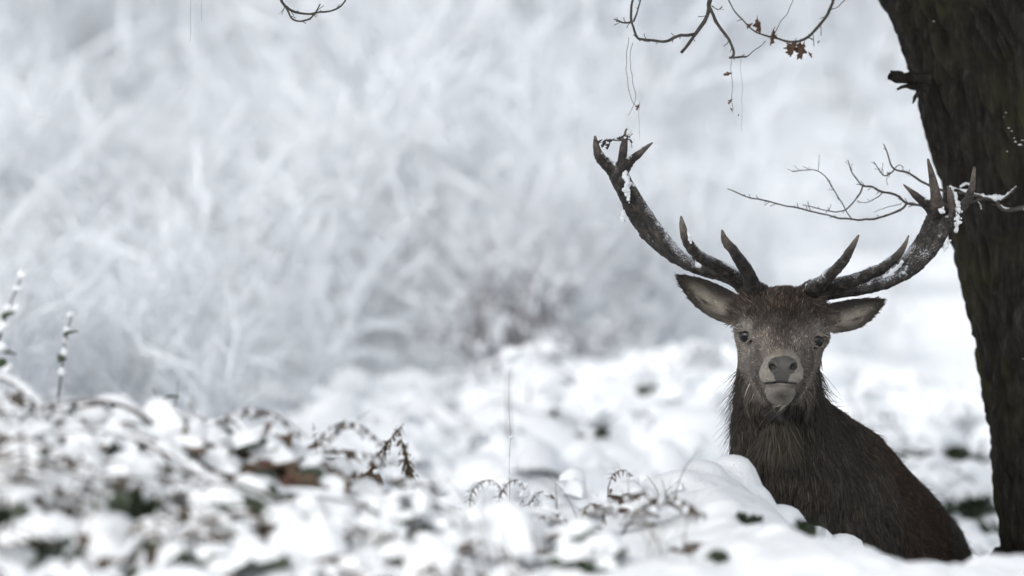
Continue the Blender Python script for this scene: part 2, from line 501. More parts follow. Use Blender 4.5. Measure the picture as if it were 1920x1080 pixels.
FACE = np.array((0.185, 0.156, 0.131)); PALE = np.array((0.275, 0.25, 0.215)); NECK = np.array((0.034, 0.027, 0.021))
CROWN = np.array((0.040, 0.031, 0.025)); BACK = np.array((0.055, 0.034, 0.023)); PAD = np.array((0.075, 0.071, 0.067))
BEARD = np.array((0.115, 0.095, 0.069)); EAR_IN = np.array((0.24, 0.215, 0.175)); EAR_OUT = np.array((0.035, 0.029, 0.025))

def regions(v, n):
    px, py = pix(v); d = v[:, 1]
    R = {}
    R['ear'] = np.zeros(len(v), bool); R['ear_t'] = np.zeros(len(v)); R['ear_a'] = np.zeros(len(v))
    for base, L, u, nn, vv, wmax, bias in EARS:
        q = v - base; t = (q @ u) / L; a = (q @ vv - bias * np.sin(np.pi * np.clip(t, 0, 1))) / ear_width(t, wmax)
        hit = (t > 0.10) & (t < 1.08) & (np.abs(q @ nn) < 0.045) & (np.abs(a) < 1.6)
        R['ear'] |= hit; R['ear_t'] = np.where(hit, t, R['ear_t']); R['ear_a'] = np.where(hit, a, R['ear_a'])
    R['ear_in'] = R['ear'] & (n[:, 1] < 0.05)
    front = d < -0.17
    e = ((px - 1468) / 28) ** 2 + ((py - 685) / 18.5) ** 2 + 0.25 * perlin(v * 120, 31)
    R['pad'] = front & (d < -0.23) & ((e < 1) | ((np.abs(px - 1466) < 17 - (py - 700) * 0.35) & (py > 695) & (py < 716)))
    R['mouth'] = front & (np.abs(py - (717 + 2.5 * ((px - 1463) / 33) ** 2)) < 1.8) & (np.abs(px - 1463) < 31)
    R['muzzle'] = smooth(-0.205, -0.248, d + 0.0018 * np.maximum(686 - py, 0) + 0.012 * perlin(v * 60, 33) - 0.018 * smooth(700, 725, py)) * (py < 765)
    R['head'] = smooth(0.12, 0.02, d) * smooth(752, 668, py + np.maximum(d, -0.1) * 260 + 14 * perlin(v * 40, 6))
    R['head'] = np.maximum(R['head'], smooth(-0.03, -0.09, d) * (py < 757))
    return R, px, py, d

def fur_color(v, n):
    R, px, py, d = regions(v, n)
    head = R['head'][:, None]
    c = NECK + (BACK - NECK) * smooth(0.2, 0.5, d)[:, None]
    nz = perlin(v * 22, 5)[:, None]
    face = FACE * (1 + 0.30 * nz + 0.35 * perlin(v * 75, 15)[:, None])
    crown = smooth(640, 585, py + nz[:, 0] * 16)[:, None]
    face = face + (CROWN - face) * crown * 0.92
    mid = (np.exp(-((px - 1468) / 26) ** 2) * smooth(675, 630, py) * smooth(575, 600, py))[:, None]
    face = face * (1 - 0.45 * mid)
    for s, e in ((-1, EYE_L), (1, EYE_R)):                               # pale rings about the eyes
        r = np.linalg.norm((v - e) * np.array([1.0, 0.8, 1.0]), axis=1)
        face = face + (PALE * 0.85 - face) * (np.exp(-((r - 0.027) / 0.009) ** 2) * (0.95 if s < 0 else 0.6))[:, None]
        face = face * (1 - 0.8 * (r < 0.0185))[:, None]
        ru = np.hypot((px - (1467 + s * 44)) / 9, (py - 652) / 11)       # dark tear line
        face = face * (1 - 0.35 * np.exp(-ru ** 2))[:, None]
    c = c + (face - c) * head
    m = R['muzzle'][:, None]
    c = c + (PALE * (0.95 + 0.3 * nz + 0.45 * perlin(v * 110, 16)[:, None]) - c) * m * 0.78
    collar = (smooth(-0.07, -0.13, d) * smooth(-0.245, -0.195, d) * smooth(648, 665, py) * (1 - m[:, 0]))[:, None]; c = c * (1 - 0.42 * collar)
    top_m = (m[:, 0] * smooth(672, 655, py) * 0.6)[:, None]; c = c + (FACE * 0.8 - c) * top_m
    c = c * (1 - 0.18 * m * smooth(716, 724, py)[:, None])
    chin = (np.exp(-((px - 1464) / 16) ** 2 - ((py - 741) / 11) ** 2) * (d < -0.15))[:, None]
    c = c + (FACE * 0.35 - c) * chin * 0.9
    bridge = (np.exp(-((np.abs(px - 1467) - 34) / 12) ** 2) * smooth(600, 625, py) * smooth(690, 655, py) * R['head'])[:, None]
    c = c * (1 + 0.35 * bridge)
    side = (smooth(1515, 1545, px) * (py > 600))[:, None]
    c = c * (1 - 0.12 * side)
    t, a = R['ear_t'], R['ear_a']
    streak = perlin(np.stack([t * 5, a * 4.5 + 0.5 * np.sin(t * 6), 0 * t], 1), 9)
    pale = np.exp(-((a + 0.12 + 0.15 * np.sin(t * 5)) / 0.48) ** 2) * smooth(0.92, 0.55, t) * smooth(-0.35, 0.15, streak + 0.12)
    ear_c = EAR_OUT + (EAR_IN - EAR_OUT) * (np.clip(pale, 0, 1) * R['ear_in'])[:, None]
    c = np.where(R['ear'][:, None], c + (ear_c - c) * smooth(0.10, 0.26, t)[:, None], c)
    c = np.where(R['mouth'][:, None], PAD * 0.35, c)
    c = np.where(R['pad'][:, None], PAD, c)
    return np.clip(c, 0.004, 1), R, px, py, d

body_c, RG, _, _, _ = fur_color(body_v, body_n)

def m_hide(nt, bs):
    set_(nt, bs, Base_Color=attr(nt, 'coat', 'Color'), Roughness=math_node(nt, 'SUBTRACT', 0.75, math_node(nt, 'MULTIPLY', attr(nt, 'wet'), 0.42)))
    bs.inputs['Specular IOR Level'].default_value = 0.35
    bump(nt, bs, tex_noise(nt, 420.0, 3, 0.6, coords(nt)), 0.5, 0.003)
HIDE = material('stag_hide', m_hide)
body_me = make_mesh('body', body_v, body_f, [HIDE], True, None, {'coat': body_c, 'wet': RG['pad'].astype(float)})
body = mesh_object('body', body_me, stag)

# ---- eyes
def m_eye(nt, bs):
    set_(nt, bs, Base_Color=(0.008, 0.006, 0.005), Roughness=0.06); bs.inputs['Specular IOR Level'].default_value = 0.42
EYE = material('stag_eye', m_eye)
def ball_mesh(name, r, mats, seg=24, rings=14):
    th = np.linspace(0, np.pi, rings + 1)[1:-1]; ph = np.linspace(0, 2 * np.pi, seg, endpoint=False)
    v = [(0, 0, r)] + [(r * math.sin(a) * math.cos(b), r * math.sin(a) * math.sin(b), r * math.cos(a)) for a in th for b in ph] + [(0, 0, -r)]
    f = [(0, 1 + j, 1 + (j + 1) % seg) for j in range(seg)]
    for i in range(rings - 2):
        for j in range(seg): f.append((1 + i * seg + j, 1 + (i + 1) * seg + j, 1 + (i + 1) * seg + (j + 1) % seg, 1 + i * seg + (j + 1) % seg))
    L = len(v) - 1
    f += [(L, L - seg + (j + 1) % seg, L - seg + j) for j in range(seg)]
    return make_mesh(name, v, f, mats)
eye_me = ball_mesh('eye', 0.0190, [EYE])
for s, e in ((-1, EYE_L), (1, EYE_R)):
    o = mesh_object('eye', eye_me); o.location = tuple(e + unit((s * 0.72, -0.69, 0.05)) * 0.0025)
    o.parent = stag; o.matrix_parent_inverse = stag.matrix_basis.inverted()

# ---- antlers: each one a blended, grooved bone with its tines; old snow clings to the upper sides
def m_antler(nt, bs):
    n = tex_noise(nt, 60.0, 5, 0.65, coords(nt))
    base = ramp(nt, n, [(0.34, (0.008, 0.007, 0.006)), (0.52, (0.027, 0.022, 0.019)), (0.70, (0.090, 0.075, 0.061))])
    col = mixc(nt, math_node(nt, 'MULTIPLY', attr(nt, 'tip'), ramp(nt, n, [(0.3, (0.2, 0.2, 0.2)), (0.65, (1, 1, 1))])), base, (0.20, 0.16, 0.13))
    speck = math_node(nt, 'ADD', tex_noise(nt, 330.0, 3, 0.7, coords(nt)), attr(nt, 'frost'))
    col = mixc(nt, ramp(nt, speck, [(0.86, (0, 0, 0)), (1.10, (0.75, 0.75, 0.75))]), col, (0.62, 0.64, 0.67))
    col = mixc(nt, attr(nt, 'snow'), col, (0.80, 0.82, 0.85))
    set_(nt, bs, Base_Color=col, Roughness=0.55)
    bs.inputs['Specular IOR Level'].default_value = 0.4
    bump(nt, bs, tex_noise(nt, 300.0, 4, 0.65, coords(nt)), 0.6, 0.004)
ANTLER = material('antler_bone', m_antler)

def build_antler(strands, seed, light):
    allp = np.concatenate([pts(s[0]) for s in strands]); lo, hi = allp.min(0) - 0.05, allp.max(0) + 0.05
    h = 0.0026
    F = Field(*[np.arange(l, u, h) for l, u in zip(lo, hi)])
    tips = []
    for p, r, t in strands:
        q = pts(p); F.chain(q, W(np.array(r, float)) * np.linspace(0.92, 0.80, len(p)), 0.011, 6 * len(p))
        if t: tips.append(q[-1])
    b0, b1 = pts(strands[0][0])[:2]; ax = unit(b1 - b0)                  # knobbly burr about the base
    F.torus(b1 - ax * 0.004, ax, 0.027, 0.008, 0.006)
    v, f = F.nets(); v = laplacian(v, f, 1, 0.4); n = vertex_normals(v, f)
    mid = np.zeros(len(v))
    tipd = np.min([np.linalg.norm(v - t, axis=1) for t in tips], axis=0)
    fade = smooth(0.02, 0.07, tipd)
    # grooves run along the bone: noise stretched along the nearest strand tangent
    cen = np.concatenate([spline(pts(p), 40) for p, r, t in strands]); tan = np.concatenate([unit(np.gradient(spline(pts(p), 40), axis=0)) for p, r, t in strands])
    arc = np.concatenate([np.linspace(0, 1, 40) * 0.5 + i for i, _ in enumerate(strands)])
    kd = KDTree(len(cen))
    for i, c in enumerate(cen): kd.insert(c, i)
    kd.balance()
    near = np.array([kd.find(p)[1] for p in v])
    t = tan[near]; rel = v - cen[near]; rel = rel - t * (rel * t).sum(1, keepdims=True)
    groove = perlin(rel * 190 + (t * (v * t).sum(1, keepdims=True)) * 10, seed)
    pearl = perlin(v * 160, seed + 3)
    v2 = v + n * ((0.0038 * groove + 0.0016 * pearl) * fade)[:, None]
    sn = fbm(v * 34, 4, seed + 7) * 0.85 + 0.40 * n[:, 2] - 0.12 * n[:, 1] - 0.18 + light * (n[:, 2] - 0.2)
    frost = np.clip(0.27 + 0.42 * fbm(v * 18, 3, seed + 5) + 0.22 * n[:, 2] - 0.10 * np.abs(groove), 0, 0.62) * smooth(0.0, 0.09, tipd)
    snow = smooth(0.16, 0.30, sn + 0.25 * perlin(v * 120, seed + 4)) * smooth(0.0, 0.03, tipd)
    v2 = v2 + n * (0.0022 * snow * (1 + 0.6 * pearl))[:, None]
    return make_mesh('antler', v2, f, [ANTLER], True, None, {'snow': snow, 'frost': frost, 'tip': smooth(0.075, 0.01, tipd) * 0.8})

left_strands = [
    ([(1422, 566, .015), (1414, 548, .02), (1395, 530, .035), (1362, 514, .06), (1312, 502, .09), (1264, 480, .11), (1222, 447, .12), (1192, 407, .115), (1172, 367, .10), (1160, 332, .085)],
     [27, 25, 23, 18, 16, 15, 15, 15, 15, 16], False),
    ([(1300, 503, .075), (1255, 462, .09), (1220, 415, .095), (1195, 370, .092), (1175, 335, .086)], [8, 13.5, 13.5, 10, 6], False),   # the beam is broad: a second ridge
    ([(1166, 345, .09), (1147, 318, .08), (1126, 297, .06), (1118, 275, .04), (1116, 256, .03)], [15, 13, 11, 8, 3.5], True),
    ([(1163, 335, .085), (1166, 305, .07), (1170, 272, .055), (1175, 244, .045)], [14, 10, 8.5, 4.5], True),
    ([(1165, 328, .085), (1182, 303, .06), (1202, 285, .035), (1225, 266, .01)], [11, 9, 7, 1.8], True),
    ([(1414, 548, .0), (1402, 512, -.06), (1378, 474, -.13), (1360, 452, -.16), (1354, 432, -.18)], [19, 14, 11.5, 9, 3], True),
    ([(1396, 532, .02), (1352, 503, -.04), (1310, 480, -.10), (1288, 452, -.14), (1280, 425, -.155), (1277, 406, -.16)], [18, 14, 12, 10.5, 8, 3], True),
]
right_strands = [
    ([(1517, 566, .015), (1524, 550, .02), (1549, 545, .035), (1600, 541, .06), (1650, 533, .09), (1700, 512, .11), (1742, 478, .12), (1770, 436, .115), (1784, 396, .10), (1782, 366, .085), (1777, 350, .075)],
     [26, 24, 20, 16, 14, 13, 12, 11, 9.5, 7.5, 3], True),
    ([(1640, 528, .09), (1695, 492, .12), (1728, 452, .13), (1748, 412, .125), (1758, 384, .11)], [8, 13, 15, 15, 13], False),
    ([(1700, 500, .115), (1738, 465, .125), (1760, 425, .118)], [6, 9, 7], False),
    ([(1758, 392, .11), (1754, 362, .09), (1748, 332, .07), (1740, 299, .055)], [15, 11, 8.5, 3.5], True),
    ([(1750, 396, .11), (1732, 380, .085), (1714, 364, .06), (1694, 346, .035)], [12, 9, 7, 2.2], True),
    ([(1774, 412, .12), (1800, 393, .12), (1820, 362, .11), (1827, 314, .095)], [12, 10, 9, 3.5], True),
    ([(1518, 550, .0), (1545, 526, -.06), (1578, 494, -.12), (1596, 466, -.15), (1610, 441, -.17)], [19, 14, 11, 8.5, 3], True),
    ([(1545, 543, .02), (1600, 525, -.03), (1650, 505, -.08), (1682, 480, -.11), (1696, 460, -.12), (1704, 441, -.125)], [18, 14, 12, 9, 6, 2], True),
]
antler_l = mesh_object('antler', build_antler(left_strands, 3, 0.05), stag)
antler_r = mesh_object('antler', build_antler(right_strands, 8, -0.10), stag)
antler_r['label'] = 'antler with crusted snow along its outer edge'

def crust(name, path, radii, seed, parent):
    """A lumpy rind of frozen snow along a path."""
    q = spline(np.column_stack([pts(path), W(np.array(radii, float))]), 7 * len(path))
    F = Field(*[np.arange(l, u, 0.0022) for l, u in zip(q[:, :3].min(0) - 0.03, q[:, :3].max(0) + 0.03)])
    rng = np.random.default_rng(seed)
    for i in range(len(q) - 1):
        for _ in range(3): F.ball(q[i, :3] + rng.normal(0, 0.40, 3) * q[i, 3], q[i, 3] * rng.uniform(0.28, 0.6), 0.002)
    v, f = F.nets(); n = vertex_normals(v, f)
    v = v + n * (0.0022 * perlin(v * 130, seed))[:, None]
    return mesh_object(name, make_mesh(name, v, f, [SNOW]), parent)
crust('snow', [(1785, 352, .085), (1793, 372, .09), (1796, 395, .10), (1795, 420, .11), (1791, 436, .12)], [3.5, 5, 6, 6, 4], 2, antler_r)
crust('snow', [(1778, 452, .115), (1770, 470, .115)], [5, 4], 3, antler_r)
crust('snow', [(1693, 488, .055), (1682, 502, .066), (1668, 513, .066), (1655, 521, .06)], [3, 4.5, 4.5, 3], 4, antler_r)
crust('snow', [(1764, 393, .085), (1768, 399, .085)], [6, 5], 5, antler_r)
crust('snow', [(1178, 375, .08), (1176, 352, .075), (1172, 328, .07), (1163, 316, .068)], [5, 7, 8, 5], 6, antler_l)
crust('snow', [(1290, 432, -.155), (1291, 445, -.15), (1296, 455, -.145)], [4, 5, 4], 7, antler_l)
crust('snow', [(1180, 246, .04), (1178, 252, .04)], [4, 4], 8, antler_l)
crust('snow', [(1169, 395, .10), (1167, 408, .105), (1170, 416, .105)], [3, 4, 3], 9, antler_l)

# ---- coat: strands combed over the hide
def m_fur(nt, bs):
    set_(nt, bs, Base_Color=attr(nt, 'strand', 'Color'), Roughness=0.5)
    bs.inputs['Specular IOR Level'].default_value = 0.35
FUR = material('stag_fur', m_fur)

def hair_object(name, P0, radii, colors, parent):
    """P0 (n, k, 3) strand points."""
    n, k, _ = P0.shape
    hc = bpy.data.hair_curves.new(name); hc.add_curves([k] * n)
    hc.attributes['position'].data.foreach_set('vector', P0.reshape(-1).astype(np.float32))
    ra = hc.attributes.get('radius') or hc.attributes.new('radius', 'FLOAT', 'POINT')
    ra.data.foreach_set('value', radii.reshape(-1).astype(np.float32))
    ca = hc.attributes.new('strand', 'FLOAT_COLOR', 'CURVE')
    ca.data.foreach_set('color', np.concatenate([colors, np.ones((n, 1))], 1).reshape(-1).astype(np.float32))
    hc.materials.append(FUR)
    o = bpy.data.objects.new(name, hc)
    return link(o, parent)

def grow_fur():
    rng = np.random.default_rng(11)
    tri = np.concatenate([body_f[:, [0, 1, 2]], body_f[:, [0, 2, 3]]])
    a, b, c = body_v[tri[:, 0]], body_v[tri[:, 1]], body_v[tri[:, 2]]
    area = 0.5 * np.linalg.norm(np.cross(b - a, c - a), axis=1)
    cen = (a + b + c) / 3; cn = unit(body_n[tri].sum(1))
    R, px, py, d = regions(cen, cn)
    dens = np.full(len(tri), 1.0)
    dens = np.where(R['head'] > 0.4, 3.2, dens)
    dens = np.where((R['head'] <= 0.4) & (d < 0.35), 1.5, dens)
    dens = np.where(R['ear'], 3.0, dens)
    dens = np.where(R['pad'] | R['mouth'] | ((d < -0.19) & (np.abs(py - 718) < 6) & (np.abs(px - 1463) < 34)), 0.0, dens)
    dens = np.where((cen[:, 2] < 0.75), 0.12, dens)
    dens = np.where((cn[:, 1] > 0.55) & (R['head'] > 0.4), dens * 0.3, dens)
    for s, e in ((-1, EYE_L), (1, EYE_R)):
        dens = np.where(np.linalg.norm(cen - e, axis=1) < 0.0205, 0.0, dens)
    w = area * dens; N = 210000
    t = rng.choice(len(tri), N, p=w / w.sum())
    r1 = np.sqrt(rng.random(N)); r2 = rng.random(N)
    wa, wb, wc = (1 - r1)[:, None], (r1 * (1 - r2))[:, None], (r1 * r2)[:, None]
    root = a[t] * wa + b[t] * wb + c[t] * wc
    nr = unit(body_n[tri[t, 0]] * wa + body_n[tri[t, 1]] * wb + body_n[tri[t, 2]] * wc)
    col, R, px, py, d = fur_color(root, nr)
    head = R['head']; ear = R['ear']
    ear_in = R['ear_in']
    mz = R['muzzle']
    crown = smooth(600, 570, py) * (head > 0.5) * (~ear)
    nk = smooth(0.5, 0.2, d)
    L = 0.024 * (1 - nk) + 0.036 * nk
    L = L + (0.015 - L) * head
    L = L + (0.018 - L) * crown
    L = L + (0.0055 - L) * np.clip(mz, 0, 1)
    L = np.where(ear, 0.006, L); L = np.where(ear_in, 0.010, L)
    L = np.where(root[:, 2] < 0.75, 0.012, L)
    L = L * rng.uniform(0.65, 1.25, N) * (1 + 0.35 * perlin(root * 30, 2))
    # comb direction
    away = unit(root - NOSE)
    down = np.tile(np.array([0, 0.05, -1.0]), (N, 1)) + (root - np.array([0.63, 0.1, 0])) * np.array([0.9, 0.5, 0])
    backd = np.tile(unit((0.42, 0.80, -0.55)), (N, 1))
    g = down * nk[:, None] + backd * (1 - nk)[:, None]
    g = g * (1 - head)[:, None] + away * head[:, None]
    eb = np.where((px < 1467)[:, None], unit(P(1269, 516, 0.055) - P(1391, 588, 0.035)), unit(P(1660, 563, 0.055) - P(1543, 598, 0.035)))
    g = np.where(ear[:, None], eb, g)
    swirl = np.stack([perlin(root * 14, 21), perlin(root * 14, 22), perlin(root * 14, 23)], 1)
    g = unit(g) + swirl * (0.30 + 0.55 * (1 - head) + 0.7 * crown)[:, None] + rng.normal(0, 0.14, (N, 3))
    g = unit(g - nr * (g * nr).sum(1, keepdims=True))
    lift = np.where(head > 0.5, 0.25, 0.48 + 0.25 * nk * smooth(0.0, 0.15, perlin(root * 18, 55))) + 0.4 * crown
    lift = lift * rng.uniform(0.6, 1.4, N)
    K = 5; s = np.linspace(0, 1, K)
    grav = np.where(head > 0.5, 0.0, 0.45) * (1 - 0.6 * (1 - nk))
    Q = np.zeros((N, K, 3))
    ph0, ph1, ph2 = [6 * perlin(root * 60, 70 + k) + rng.normal(0, 0.6, N) for k in range(3)]
    for i, u in enumerate(s):
        di = g * u + nr * (lift * (u - 0.45 * u * u))[:, None]
        di[:, 2] -= grav * u * u * 0.7
        wav = np.stack([np.sin(u * 5 + ph0), np.sin(u * 5 + ph1), np.sin(u * 5 + ph2)], 1) * (0.0022 * u * (1 - 0.8 * head))[:, None]
        Q[:, i] = root - nr * 0.0015 + di * L[:, None] + wav
    # wet locks: pull tips towards a parent strand
    long = np.nonzero((head < 0.6) & (root[:, 2] > 0.7) & ~ear)[0]
    par = rng.choice(long, max(len(long) // 20, 1), replace=False)
    kd = KDTree(len(par))
    for i, p in enumerate(par): kd.insert(root[p], i)
    kd.balance()
    near = par[np.array([kd.find(root[i])[1] for i in long])]
    amt = rng.uniform(0.35, 0.95, len(long)) * np.clip(nk[long] * 0.9 + 0.35, 0, 1)
    for i, u in enumerate(s):
        tgt = Q[near, i] + (Q[long, 0] - Q[near, 0]) * 0.12
        far_ = np.linalg.norm(Q[long, 0] - Q[near, 0], axis=1) < 0.03
        k = (amt * u ** 1.2 * far_)[:, None]
        Q[long, i] = Q[long, i] * (1 - k) + tgt * k
    rad = np.array([1.0, 0.95, 0.8, 0.55, 0.12])[None] * np.where(head > 0.5, 0.0008, 0.0008)[:, None] * rng.uniform(0.7, 1.2, N)[:, None]
    vary = np.exp(rng.normal(0, 0.55, N) + 0.5 * perlin(root * np.array([90, 90, 50.]), 44))
    vary = np.where(rng.random(N) < 0.10 * head + 0.02, vary * 1.9, vary) * (1 - 0.25 * np.clip(head, 0, 1) * (mz < 0.5))
    col = col * vary[:, None]
    rust = (rng.random(N) < 0.30 * crown)[:, None]; col = np.where((rng.random(N) < 0.16 * crown)[:, None], col * 2.4, col)
    col = np.where(rust, col * np.array([1.35, 1.08, 0.92]), col)
    hair_object('fur', Q, rad, np.clip(col, 0.003, 0.8), stag)

    # the pale beard hanging from the throat
    M = 1500
    bx = rng.normal(0, 1, M); by = rng.random(M)
    px = 1462 + bx * (4 + 6 * by); py = 757 + by * 50
    root = np.array([P(x, y, -0.035 + 0.02 * ((y - 757) / 50) + 0.0002 * (x - 1462) ** 2 / 8) for x, y in zip(px, py)])
    spread = (px - 1462) / 16
    L = rng.uniform(0.05, 0.115, M)
    di = unit(np.stack([0.26 * spread + rng.normal(0, 0.16, M), rng.normal(-0.10, 0.10, M), -np.ones(M)], 1))
    Q = np.stack([root + di * (L * u)[:, None] + np.stack([0.006 * np.sin(u * 3 + bx * 2), -0.012 * np.sin(np.pi * u) + 0 * bx, 0 * bx], 1) for u in s], 1)
    lock = np.round(spread * 3.5); wob = np.stack([np.sin(lock * 12.9), np.cos(lock * 7.7), 0 * lock], 1)
    Q += wob[:, None] * (0.008 * s ** 1.5)[None, :, None]
    rad = np.array([1, 1, .85, .6, .15])[None] * 0.0007 * rng.uniform(0.7, 1.2, M)[:, None]
    cb = BEARD * (rng.uniform(0.25, 1.0, M) * np.exp(-0.25 * spread ** 2))[:, None]
    hair_object('beard', Q, rad, cb, stag)
    # loose wisps standing off the throat and nape
    M = 800
    bpx, bpy_ = pix(body_v)
    cand = np.nonzero((bpy_ > 690) & (bpy_ < 880) & (np.abs(body_n[:, 0]) > 0.75) & (body_v[:, 1] < 0.42) & (body_v[:, 1] > -0.02))[0]
    pick = rng.choice(cand, M); root = body_v[pick]; nn = body_n[pick]
    di = unit(nn * rng.uniform(0.35, 0.9, M)[:, None] + np.stack([rng.normal(0, 0.2, M), rng.normal(0, 0.3, M), -rng.uniform(0.5, 1.2, M)], 1))
    L = rng.uniform(0.03, 0.075, M)
    Q = np.stack([root + di * (L * u)[:, None] + np.array([0, 0, -0.014]) * u * u for u in s], 1)
    cand = np.nonzero((bpx > 1535) & (bpy_ > 700) & (bpy_ < 1060) & (body_n[:, 2] + body_n[:, 0] > 0.55) & (body_v[:, 1] > 0.1))[0]
    M2 = 2600; pick = rng.choice(cand, M2); r2 = body_v[pick]; n2 = body_n[pick]
    d2 = unit(n2 * rng.uniform(0.25, 0.75, M2)[:, None] + unit((0.5, 0.3, -0.75)) + rng.normal(0, 0.22, (M2, 3)))
    L2 = rng.uniform(0.018, 0.048, M2) * (1 + 0.6 * perlin(r2 * 25, 81))
    Q = np.concatenate([Q, np.stack([r2 + d2 * (L2 * u)[:, None] + np.array([0, 0, -0.006]) * u * u for u in s], 1)]); M = len(Q)
    hair_object('loose_hair', Q, np.array([1, .9, .7, .5, .15])[None] * 0.0006 * np.ones((M, 1)), np.tile(NECK, (M, 1)) * rng.uniform(0.6, 1.5, M)[:, None], stag)
grow_fur()
# ---------------------------------------------------------------- the ground: one snow-covered sheet, a bank in front of the stag, rising ground behind
def line(xs, vals): return lambda q: np.interp(q, xs, vals)
# height of the bank's crest along the photograph's width (metres above the hollow), by x in metres at the crest
crest_px = np.array([-700, 0, 250, 520, 640, 800, 950, 1100, 1250, 1330, 1390, 1440, 1500, 1580, 1680, 1780, 1840, 1900, 2300])
crest_py = np.array([640, 705, 745, 780, 835, 890, 915, 905, 850, 815, 835, 870, 940, 1010, 1095, 1165, 1150, 1090, 1020])
def crest_y(px): return np.interp(px, [-700, 0, 600, 1000, 1400, 1920, 2400], [-2.3, -2.1, -1.8, -1.3, -0.75, -0.45, -0.3])
CR_D = crest_y(crest_px); CR_K = (CAM_DIST + CR_D) / CAM_DIST
CR_X = (crest_px - 960) / PXM * CR_K; CR_Z = CAM_Z - (crest_py - 540) / PXM * CR_K
crest_line = line(CR_X, CR_Z); crest_depth = line(CR_X, CR_D)

MID_K = 22.0 / 14.0
mid_line = line((np.array([-600, 300, 520, 600, 660, 740, 820, 870, 940, 1000, 1150, 1300, 1420, 1560, 1700, 1850, 2100, 2600]) - 960) / PXM * MID_K,
                CAM_Z - (np.array([800, 815, 800, 765, 738, 740, 765, 770, 715, 695, 693, 680, 700, 720, 745, 780, 770, 760]) + 22 - 540) / PXM * MID_K)

def lumps(x, y, s, seed, soft=0.35):
    """Rounded pillows: 1 minus cell distance, domed."""
    gx, gy = x * s, y * s; ix, iy = np.floor(gx).astype(np.int64), np.floor(gy).astype(np.int64)
    best = np.zeros(np.shape(x))
    for dx in (-1, 0, 1):
        for dy in (-1, 0, 1):
            h = _hash(ix + dx, iy + dy, np.zeros_like(ix), seed)
            cx = ix + dx + (h & 1023) / 1023.0; cy = iy + dy + ((h >> 10) & 1023) / 1023.0; a = 0.45 + 0.55 * ((h >> 20) & 255) / 255.0
            r2 = ((gx - cx) ** 2 + (gy - cy) ** 2) / 0.72
            best = np.maximum(best, a * np.sqrt(np.maximum(1 - r2, 0)))
    return best

def ground_base(x, y):
    x = np.asarray(x, float); y = np.asarray(y, float)
    cd, cz = crest_depth(x), crest_line(x)
    # near side: falls gently towards the lens
    near = np.interp(y, [-16, -11, -7, -5.0, -4.0, -3.2], [0.0, 0.25, 0.62, 0.90, 1.06, 1.15])
    t = smooth(-2.6, -0.6, y - cd - 0.1)
    front = near + (cz - 0.10 - near) * t
    # behind the crest: the hollow where the stag stands, then rising ground
    hollow = np.exp(-((x - 0.85) / 1.7) ** 2)
    floor_ = (0.95 - 0.97 * hollow)
    mid = mid_line(x)
    rise = np.interp(y, [-50, 1.9, 3.0, 5.0, 8.0], [0, 0, 0.45, 0.80, 1.0])
    far_ = np.interp(y, [5, 9, 12, 16, 45, 90, 250], [1.2, 1.2, 1.2, 1.7, 5.3, 10.0, 20.0])
    fl = floor_ - 0.10 * hollow * smooth(0.3, 1.5, y)
    behind = fl + (mid - fl) * rise
    t2 = smooth(8.0, 11.0, y)
    behind = behind * (1 - t2) + far_ * t2
    s = smooth(0.0, 0.55, y - cd)
    return front * (1 - s) + behind * s

def ground_height(x, y, detail=True):
    z = ground_base(x, y)
    if detail:
        amp = smooth(-9, -5.5, y) * smooth(18, 11, y) * (1 - 0.75 * np.exp(-((x - 0.85) / 0.8) ** 2 - ((y - 0.7) / 0.9) ** 2))
        z = z + amp * (0.055 * lumps(x + 0.09 * noise2(x, y, 5, 3), y, 3.2, 4) + 0.035 * lumps(x + 0.05 * noise2(x, y, 9, 5), y, 6.5, 9) + 0.020 * lumps(x, y + 0.03 * noise2(x, y, 12, 6), 13.0, 19) + 0.07 * noise2(x, y, 1.3, 1, 4) + 0.03 * noise2(x, y, 7.0, 7, 3) + 0.012 * noise2(x, y, 20.0, 8, 2) - 0.06)
        z = z + 0.5 * noise2(x, y, 0.06, 2) * smooth(9, 22, np.abs(y))
    return add_pillows(x, y, z) if detail else z

PILLOWS = [(1372, 852, 46, -.72), (1335, 880, 40, -.8), (1408, 905, 40, -.72), (1462, 945, 50, -.70), (1525, 985, 38, -.66), (1580, 1000, 46, -.64), (1650, 1040, 42, -.6), (1705, 1082, 34, -.6), (1745, 1112, 34, -.6),
           (1318, 862, 44, -.85), (1345, 900, 50, -.9), (1280, 880, 50, -.95), (1300, 905, 55, -.95), (1400, 985, 60, -1.1), (1240, 890, 45, -.9), (1500, 1035, 60, -1.0), (1340, 1010, 55, -1.2), (1900, 1062, 55, -.5), (1835, 1110, 34, -.5), (1600, 1075, 50, -.9), (1260, 985, 60, -1.25),
           (1180, 925, 50, -1.1), (760, 935, 60, -1.5), (660, 925, 50, -1.6), (1060, 945, 45, -1.25), (1160, 1010, 60, -1.5)]
def add_pillows(x, y, z):
    for px, py, r, d in PILLOWS:
        c = P(px, py, d); R = r / PXM * (CAM_DIST + d) / CAM_DIST
        q2 = ((x - c[0]) ** 2 + ((y - d) * 0.8) ** 2) / (R * R)
        wob = 1 + 0.55 * noise2(x, y, 6.5, 23, 3)
        dome = c[2] - 0.75 * R + 0.75 * R * np.sqrt(np.maximum(1 - q2 * wob, 0))
        z = np.where(q2 * wob < 1, np.maximum(z, dome), z)
    return z

